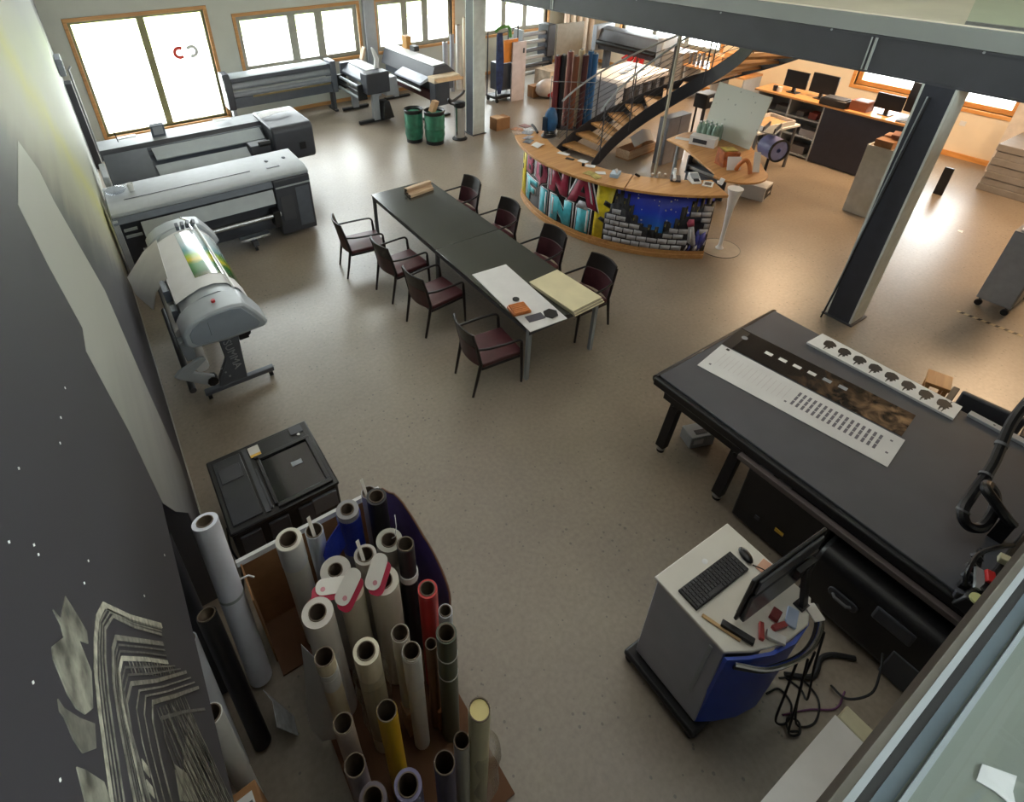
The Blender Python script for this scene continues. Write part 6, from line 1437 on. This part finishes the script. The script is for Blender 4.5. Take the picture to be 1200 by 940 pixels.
# big white flatbed printer in the far right middle
bf = thing('white_flatbed', 'big flatbed printer with a white top behind the staircase', 'printer', (11.3, 10.0, 0), math.radians(8))
MB().box(-.75, -.55, .78, 1.0, .65, .92).build('white_bed', mat('bed_white', 'dcdad8', .4), bf, bevel=.02)
MB().box(-.7, -.5, .1, .95, .6, .78).build('dark_frame', M_CHAR, bf)
for k in range(9): MB().box(-.68+.18*k, -.515, .14, -.56+.18*k, -.5, .74).build('grille_slat', M_CHARL if k % 2 else M_BLACK, bf)
MB().box(-1.05, -.5, 0, -.78, .5, .93).build('end_cabinet', mat('cabinet_grey', '8f8f93', .45), bf, bevel=.02); MB().box(-1.06, -.52, .05, -.79, -.5, .9).build('cabinet_edge', M_LGREY, bf)
for k in range(3): MB().obox((-.1+.35*k, .0+.1*k, .93), (.25, .16, .006), (0, 0, .3*k)).build('dark_sample', M_CHARL, bf)
rp = thing('roll_printer', 'long dark roll printer along the right wall under the windows', 'printer', (13.5, 11.8, 0))
MB().prism([(-.3, .75), (-.34, 1.0), (-.25, 1.3), (.0, 1.36), (.25, 1.3), (.3, .75)], 'xz', -1.25, 1.25).build('body', M_CHARL, rp, bevel=.02)
MB().cyl((-.36, -1.1, .95), (-.36, 1.1, .95), .07, seg=14).build('front_roll', M_BLACK, rp); [MB().box(-.4, y, .7, .3, y+.2, 1.4).build('end_cap', M_GREY, rp, bevel=.03) for y in (-1.3, 1.1)]
for y in (-1.0, 1.0): MB().box(-.1, y-.06, .05, .1, y+.06, .75).box(-.4, y-.05, 0, .35, y+.05, .06).build('leg', M_STEELD, rp)
for k in range(4): MB().obox((-.42, -.7+.2*k, .72), (.12, .1, .16), (.3*k, .2, .4)).build('red_clip', M_RED, rp)
gcb = thing('tall_grey_cabinet', 'taupe grey cabinet right of the long dark roll printer', 'cabinet', (13.35, 10.16, 0))
MB().box(-.25, -.36, 0, .3, .32, 1.15).build('cabinet_body', mat('taupe_cabinet', '7f7a75', .5), gcb, bevel=.01); MB().box(-.256, -.34, .04, -.25, -.02, 1.12).build('door', mat('taupe_door', '86817c', .5), gcb); MB().box(-.256, .0, .04, -.25, .3, 1.12).build('door', mat('taupe_door', '86817c', .5), gcb)
for k in range(4): tag(MB().box(-.03, -.02, 0, .03, .02, .28+.03*(k % 2)).build('grey_file', M_CHARL, loc=(13.2+.02*k, 9.66-.11*k, .92)), 'dark grey folder standing on the low shelf, %s from the cabinet' % ('first', 'second', 'third', 'fourth')[k], 'folder', 'folders by the taupe cabinet')
lsf = thing('low_shelf', 'low shelf by the right wall carrying folders and cartons', 'shelf', (13.45, 8.86, 0))
MB().box(-.35, -.85, .87, .35, .9, .918).build('shelf_top', M_OAKY, lsf)
for y in (-.83, .0, .86): MB().box(-.33, y-.02, 0, .33, y+.02, .87).build('side_panel', M_LGREY, lsf)
for k, (y, w, h_, hx) in enumerate(((9.0, .3, .3, 'c79a68'), (8.65, .32, .42, 'b8854f'), (8.3, .3, .36, 'c58a55'))):
    tag(MB().box(-.2, -w/2, 0, .2, w/2, h_).build('carton', mat('carton_'+hx, hx, .75), bevel=.004, loc=(13.5, y, .92)), ('pale brown carton on the low shelf, nearest the folders', 'tall brown carton on the low shelf, the middle one', 'orange brown carton on the low shelf, nearest the camera')[k], 'carton', 'cartons on the low shelf')
bs = thing('black_tool_case', 'black case on a thin dark stand by the stairs', 'case', (10.9, 7.4, 0))
MB().box(-.2, -.15, .8, .2, .15, 1.1).build('case', M_BLACK, bs, bevel=.02); MB().box(-.1, -.155, .95, .0, -.15, 1.02).build('white_label', M_WHITE, bs)
for x in (-.15, .15): MB().box(x-.015, -.1, 0, x+.015, -.07, .8).box(x-.015, .07, 0, x+.015, .1, .8).build('stand_leg', M_BLACK, bs)
wta = thing('white_work_table', 'white work table with an open carton behind the speckled board', 'table', (10.75, 5.95, 0), -.15)
MB().box(-.55, -.35, .82, .55, .35, .86).build('table_top', M_WHITE, wta, bevel=.005)
for x in (-.5, .5):
    for y in (-.3, .3): MB().box(x-.02, y-.02, 0, x+.02, y+.02, .82).build('leg', M_STEEL, wta)
oc_ = thing('open_carton', 'shallow open white carton on the white work table', 'carton', (10.75, 5.9, .862), -.15)
MB().box(-.4, -.28, 0, .4, .28, .01).box(-.4, -.28, .01, .4, -.265, .09).box(-.4, .265, .01, .4, .28, .09).box(-.4, -.265, .01, -.385, .265, .09).box(.385, -.265, .01, .4, .265, .09).build('carton_body', M_PAPER, oc_); MB().box(-.36, -.24, .011, .36, .24, .03).build('contents', M_CARDL, oc_)
# ------------------------------------------------------------------ long back office counter
cu = thing('office_counter', 'long back office counter with a wood top, open shelf and black front', 'counter', (11.85, 5.2, 0))
MB().box(-.04, -1.25, 1.1, .6, 1.75, 1.14).build('counter_top', M_OAKY, cu, bevel=.005)
MB().box(.0, -1.2, .02, .025, .28, 1.1).build('black_front', mat('navy_black_panel', '2c2e3c', .5), cu)
for y in (.28, 1.65, .95, -1.17): MB().box(.0 if y > 0 else .026, y, 0, .519, y+.03, 1.1).build('upright_panel', M_LGREY, cu)
for z in (.03, .4, .75): MB().box(.02, .31, z, .52, 1.65, z+.025).build('shelf_board', M_GREY, cu)
MB().box(.52, -1.2, 0, .55, 1.68, 1.1).build('back_panel', M_GREY, cu)
CZ = 1.1412
for k, (y, z, s, hx, lb) in enumerate(((5.7, .776, (.2, .16, .12), '8d3f36', 'red brown box on the upper shelf of the office counter'), (5.95, .776, (.2, .14, .1), '6d6a6c', 'grey box on the upper shelf of the office counter'), (6.35, .776, (.22, .25, .12), '5a5759', 'dark grey box at the left of the upper shelf'), (5.7, .426, (.25, .3, .14), '9b979a', 'pale grey box on the middle shelf of the office counter'), (6.4, .426, (.25, .3, .16), '4a474a', 'dark box at the left of the middle shelf'), (5.85, .056, (.25, .4, .16), '7d7676', 'grey box on the bottom shelf of the office counter'))):
    tag(MB().box(-s[0]/2, -s[1]/2, 0, s[0]/2, s[1]/2, s[2]).build('storage_box', mat('item_'+hx, hx, .6), loc=(12.05, y, z)), lb, 'box', 'boxes on the office counter shelves')
def screen(x, y, z, w, h_, lb, rz=0., name='office_monitor'):
    o = thing(name, lb, 'monitor', (x, y, z), rz)
    MB().box(-.02, -w/2, .1, .02, w/2, .1+h_).build('panel', M_BLACKS, o, bevel=.005); MB().box(.02, -w/2+.015, .115, .024, w/2-.015, .085+h_).build('screen', mat('screen_grey', '2a2b30', .15), o)
    MB().box(-.02, -.03, .0, .03, .03, .12).build('neck', M_BLACK, o); MB().box(-.08, -.1, 0, .1, .1, .012).build('foot', M_BLACK, o)
    return o
screen(12.1, 6.3, CZ, .46, .32, 'black monitor at the left end of the office counter')
screen(12.12, 5.76, CZ, .5, .36, 'black monitor behind the flat black printer on the office counter')
screen(12.1, 4.55, CZ, .46, .26, 'black monitor right of the brown box on the office counter')
screen(12.2, 4.12, CZ+.0, .5, .5, 'large black monitor at the right end of the office counter', -.3)
o = thing('desk_printer', 'flat black desk printer on the office counter', 'printer', (11.94, 5.36, CZ)); MB().box(-.14, -.25, 0, .12, .25, .13).build('body', M_BLACKS, o, bevel=.02); MB().box(-.13, -.2, .13, .1, .2, .15).build('lid', M_CHAR, o, bevel=.005)
o = thing('brown_box', 'red brown box on the office counter between the monitors', 'box', (12.05, 4.95, CZ), .0); MB().box(-.14, -.15, 0, .14, .15, .17).build('box_body', mat('red_brown_card', '7d4a35', .7), o); MB().box(-.12, -.13, .17, .12, .1, .175).build('dark_top', M_CHAR, o)
for k, (y, hx, lb) in enumerate(((6.6, '1e1e22', 'small black cup at the left end of the office counter'), (6.5, 'd8d4d0', 'small white cup at the left end of the office counter'))):
    tag(MB().lathe([(.04, 0), (.045, .1), (.04, .09)], seg=12).build('cup', mat('cup_'+hx, hx, .4), loc=(11.95, y, CZ)), lb, 'cup')
for k in range(4): tag(MB().obox((0, 0, .004), (.2, .28, .006)).build('paper_stack', M_PAPER if k % 2 == 0 else M_CHARL, loc=(11.95+.01*k, 4.12+.01*k, CZ+.009*k), rot=(0, 0, .1*k)), ('lowest sheet of the loose papers at the right end of the office counter', 'dark folder second in the loose papers at the right end', 'white sheet third in the loose papers at the right end', 'dark folder topmost in the loose papers at the right end')[k], 'paper', 'loose papers on the office counter')
# white shelf end-on, boxes on it
ws = thing('white_shelf', 'white shelf unit seen end on beside the right column', 'shelf', (10.29, 3.52, 0))
[MB().box(x, 0, 0, x+.025, .42, 1.16).build('end_panel', mat('shelf_grey_white', 'c9c7bf', .5), ws) for x in (0, .9)]; MB().box(.025, .395, 0, .9, .42, 1.16).build('back_panel', mat('shelf_grey_white', 'c9c7bf', .5), ws)
for z in (.03, .42, .8, 1.12): MB().box(.025, .0, z, .9, .395, z+.025).build('shelf_board', mat('shelf_grey_white', 'c9c7bf', .5), ws)
for k, (x, z, s, hx) in enumerate(((.25, .055, (.25, .3, .2), '9a9a9e'), (.25, .445, (.25, .3, .22), 'b7b9bb'), (.25, .825, (.25, .28, .15), '2a2a2e'), (.6, .445, (.25, .3, .2), '8b8680'))):
    tag(MB().box(-s[0]/2, -s[1]/2, 0, s[0]/2, s[1]/2, s[2]).build('storage_box', mat('item_'+hx, hx, .6), loc=(10.29+x, 3.7, z)), ('grey box on the bottom board of the white shelf', 'pale box on the middle board of the white shelf, nearer end', 'black box under the top of the white shelf', 'taupe box on the middle board of the white shelf, farther end')[k], 'box', 'boxes in the white shelf')
for k, (x, y, z, s, hx, lb) in enumerate(((10.42, 3.74, 1.1462, (.2, .26, .12), 'a87a55', 'brown carton on the end of the white shelf'), (10.66, 3.72, 1.1462, (.2, .3, .14), 'b98a6a', 'light brown carton behind the first one on the white shelf'), (10.9, 3.7, 1.1462, (.2, .3, .1), 'd8cfca', 'white packet behind the cartons on the white shelf'), (10.62, 3.66, 1.288, (.26, .22, .05), '8d5f47', 'flat dark brown box on top of the light brown carton'))):
    tag(MB().box(-s[0]/2, -s[1]/2, 0, s[0]/2, s[1]/2, s[2]).build('shelf_carton', mat('carton_'+hx, hx, .7, var=.12), bevel=.004, loc=(x, y, z), rot=(0, 0, .08*k)), lb, 'carton', 'cartons on top of the white shelf')
tag(MB().box(-.02, -.07, 0, .02, .07, .5).build('leaning_board', M_BLACK, bevel=.004, loc=(12.25, 3.32, 0)), 'narrow black board standing on the floor just behind the right column', 'board')
# stack of grey boards by the right wall
for k in range(7):
    o = thing('grey_slab', 'thick grey foam board in the stack at the right wall, %s' % ('lowest of seven', 'second from the floor', 'third from the floor', 'fourth, in the middle', 'third from the top', 'second from the top', 'topmost')[k], 'board', (13.68+.012*(k % 2), 2.2-.01*(k % 3), .121*k), group='grey boards stacked at the right wall')
    MB().box(-.62, -.85, 0, .62, .85, .119).build('slab', mat('slab_grey', '85807d', .7, var=.05), o, bevel=.008)
# rolling cabinet at the right edge
rc = thing('rolling_cabinet', 'tall grey rolling cabinet on casters at the right picture edge', 'cabinet', (8.95, 1.18, 0), .02)
MB().box(0, 0, .12, .75, .36, 1.1).build('cabinet_body', mat('cabinet_mid_grey', '86868a', .45), rc, bevel=.006)
MB().box(-.004, .01, .14, .0, .35, 1.08).build('side_panel', mat('cabinet_side_grey', '8f8f93', .45), rc)
MB().box(.03, -.006, .15, .37, 0, 1.06).build('door', mat('cabinet_door_grey', '7b7b80', .45), rc); MB().box(.39, -.006, .15, .72, 0, 1.06).build('door', mat('cabinet_door_grey', '7b7b80', .45), rc)
for x in (.05, .7):
    for y in (.04, .32): caster((x, y, 0), rc, .04)
o = thing('chrome_clutter', 'crumpled silvery film lying on the rolling cabinet', 'film', (9.25, 1.4, 1.102)); MB().slab([[(-.3, -.1, 0), (-.1, -.12, .06), (.15, -.1, .02), (.35, -.08, .0)], [(-.32, .02, .04), (-.1, .0, .1), (.15, .02, .06), (.36, .04, .03)], [(-.25, .1, .0), (-.08, .12, .04), (.16, .12, .05), (.3, .1, .0)]], .004).build('film', mat('silver_film', 'd7d8da', .2, metal=.6, bump=.3), o)
hzt = thing('hazard_tape', 'strip of black and pale striped tape on the floor by the rolling cabinet', 'tape', (8.65, 1.25, .0015), math.radians(-84))
MB().box(-.33, -.025, 0, .34, .025, .001).build('tape', mat('tape_pale', 'b8a98c', .6), hzt)
for k in range(7): MB().prism([(-.3+.09*k, -.024), (-.26+.09*k, -.024), (-.24+.09*k, .024), (-.28+.09*k, .024)], 'xy', .001, .0014).build('black_stripe', M_BLACK, hzt)
cc = thing('column_cable', 'thin black cable hanging down the side of the right column to the floor', 'cable', (7.12, 2.36, 0))
MB().tube(spline([(.045, .0, 2.8), (.03, .03, 2.0), (.0, .06, 1.2), (-.02, .08, .5), (-.08, .1, .01)], 6), .009, 6).build('cable', M_RUBBER, cc)
MB().tube(spline([(.055, .03, 2.8), (.04, .06, 2.0), (.01, .08, 1.2), (.0, .1, .5), (-.02, .12, .01)], 6), .007, 6).build('white_cable', M_PALE, cc)
tag(MB().box(-.012, -.05, 0, 0, .05, .09).build('wall_socket', M_WHITE, loc=(14.43, 4.05, .62)), 'white wall socket under the right hand window', 'socket')
tag(MB().prism([(0, 0), (.09, .02), (.07, .08), (.02, .07)], 'xy', 0, .002).build('paper_bit', M_PAPER, loc=(11.0, 2.45, .001)), 'tiny white paper bit on the bright floor by the right column', 'paper')
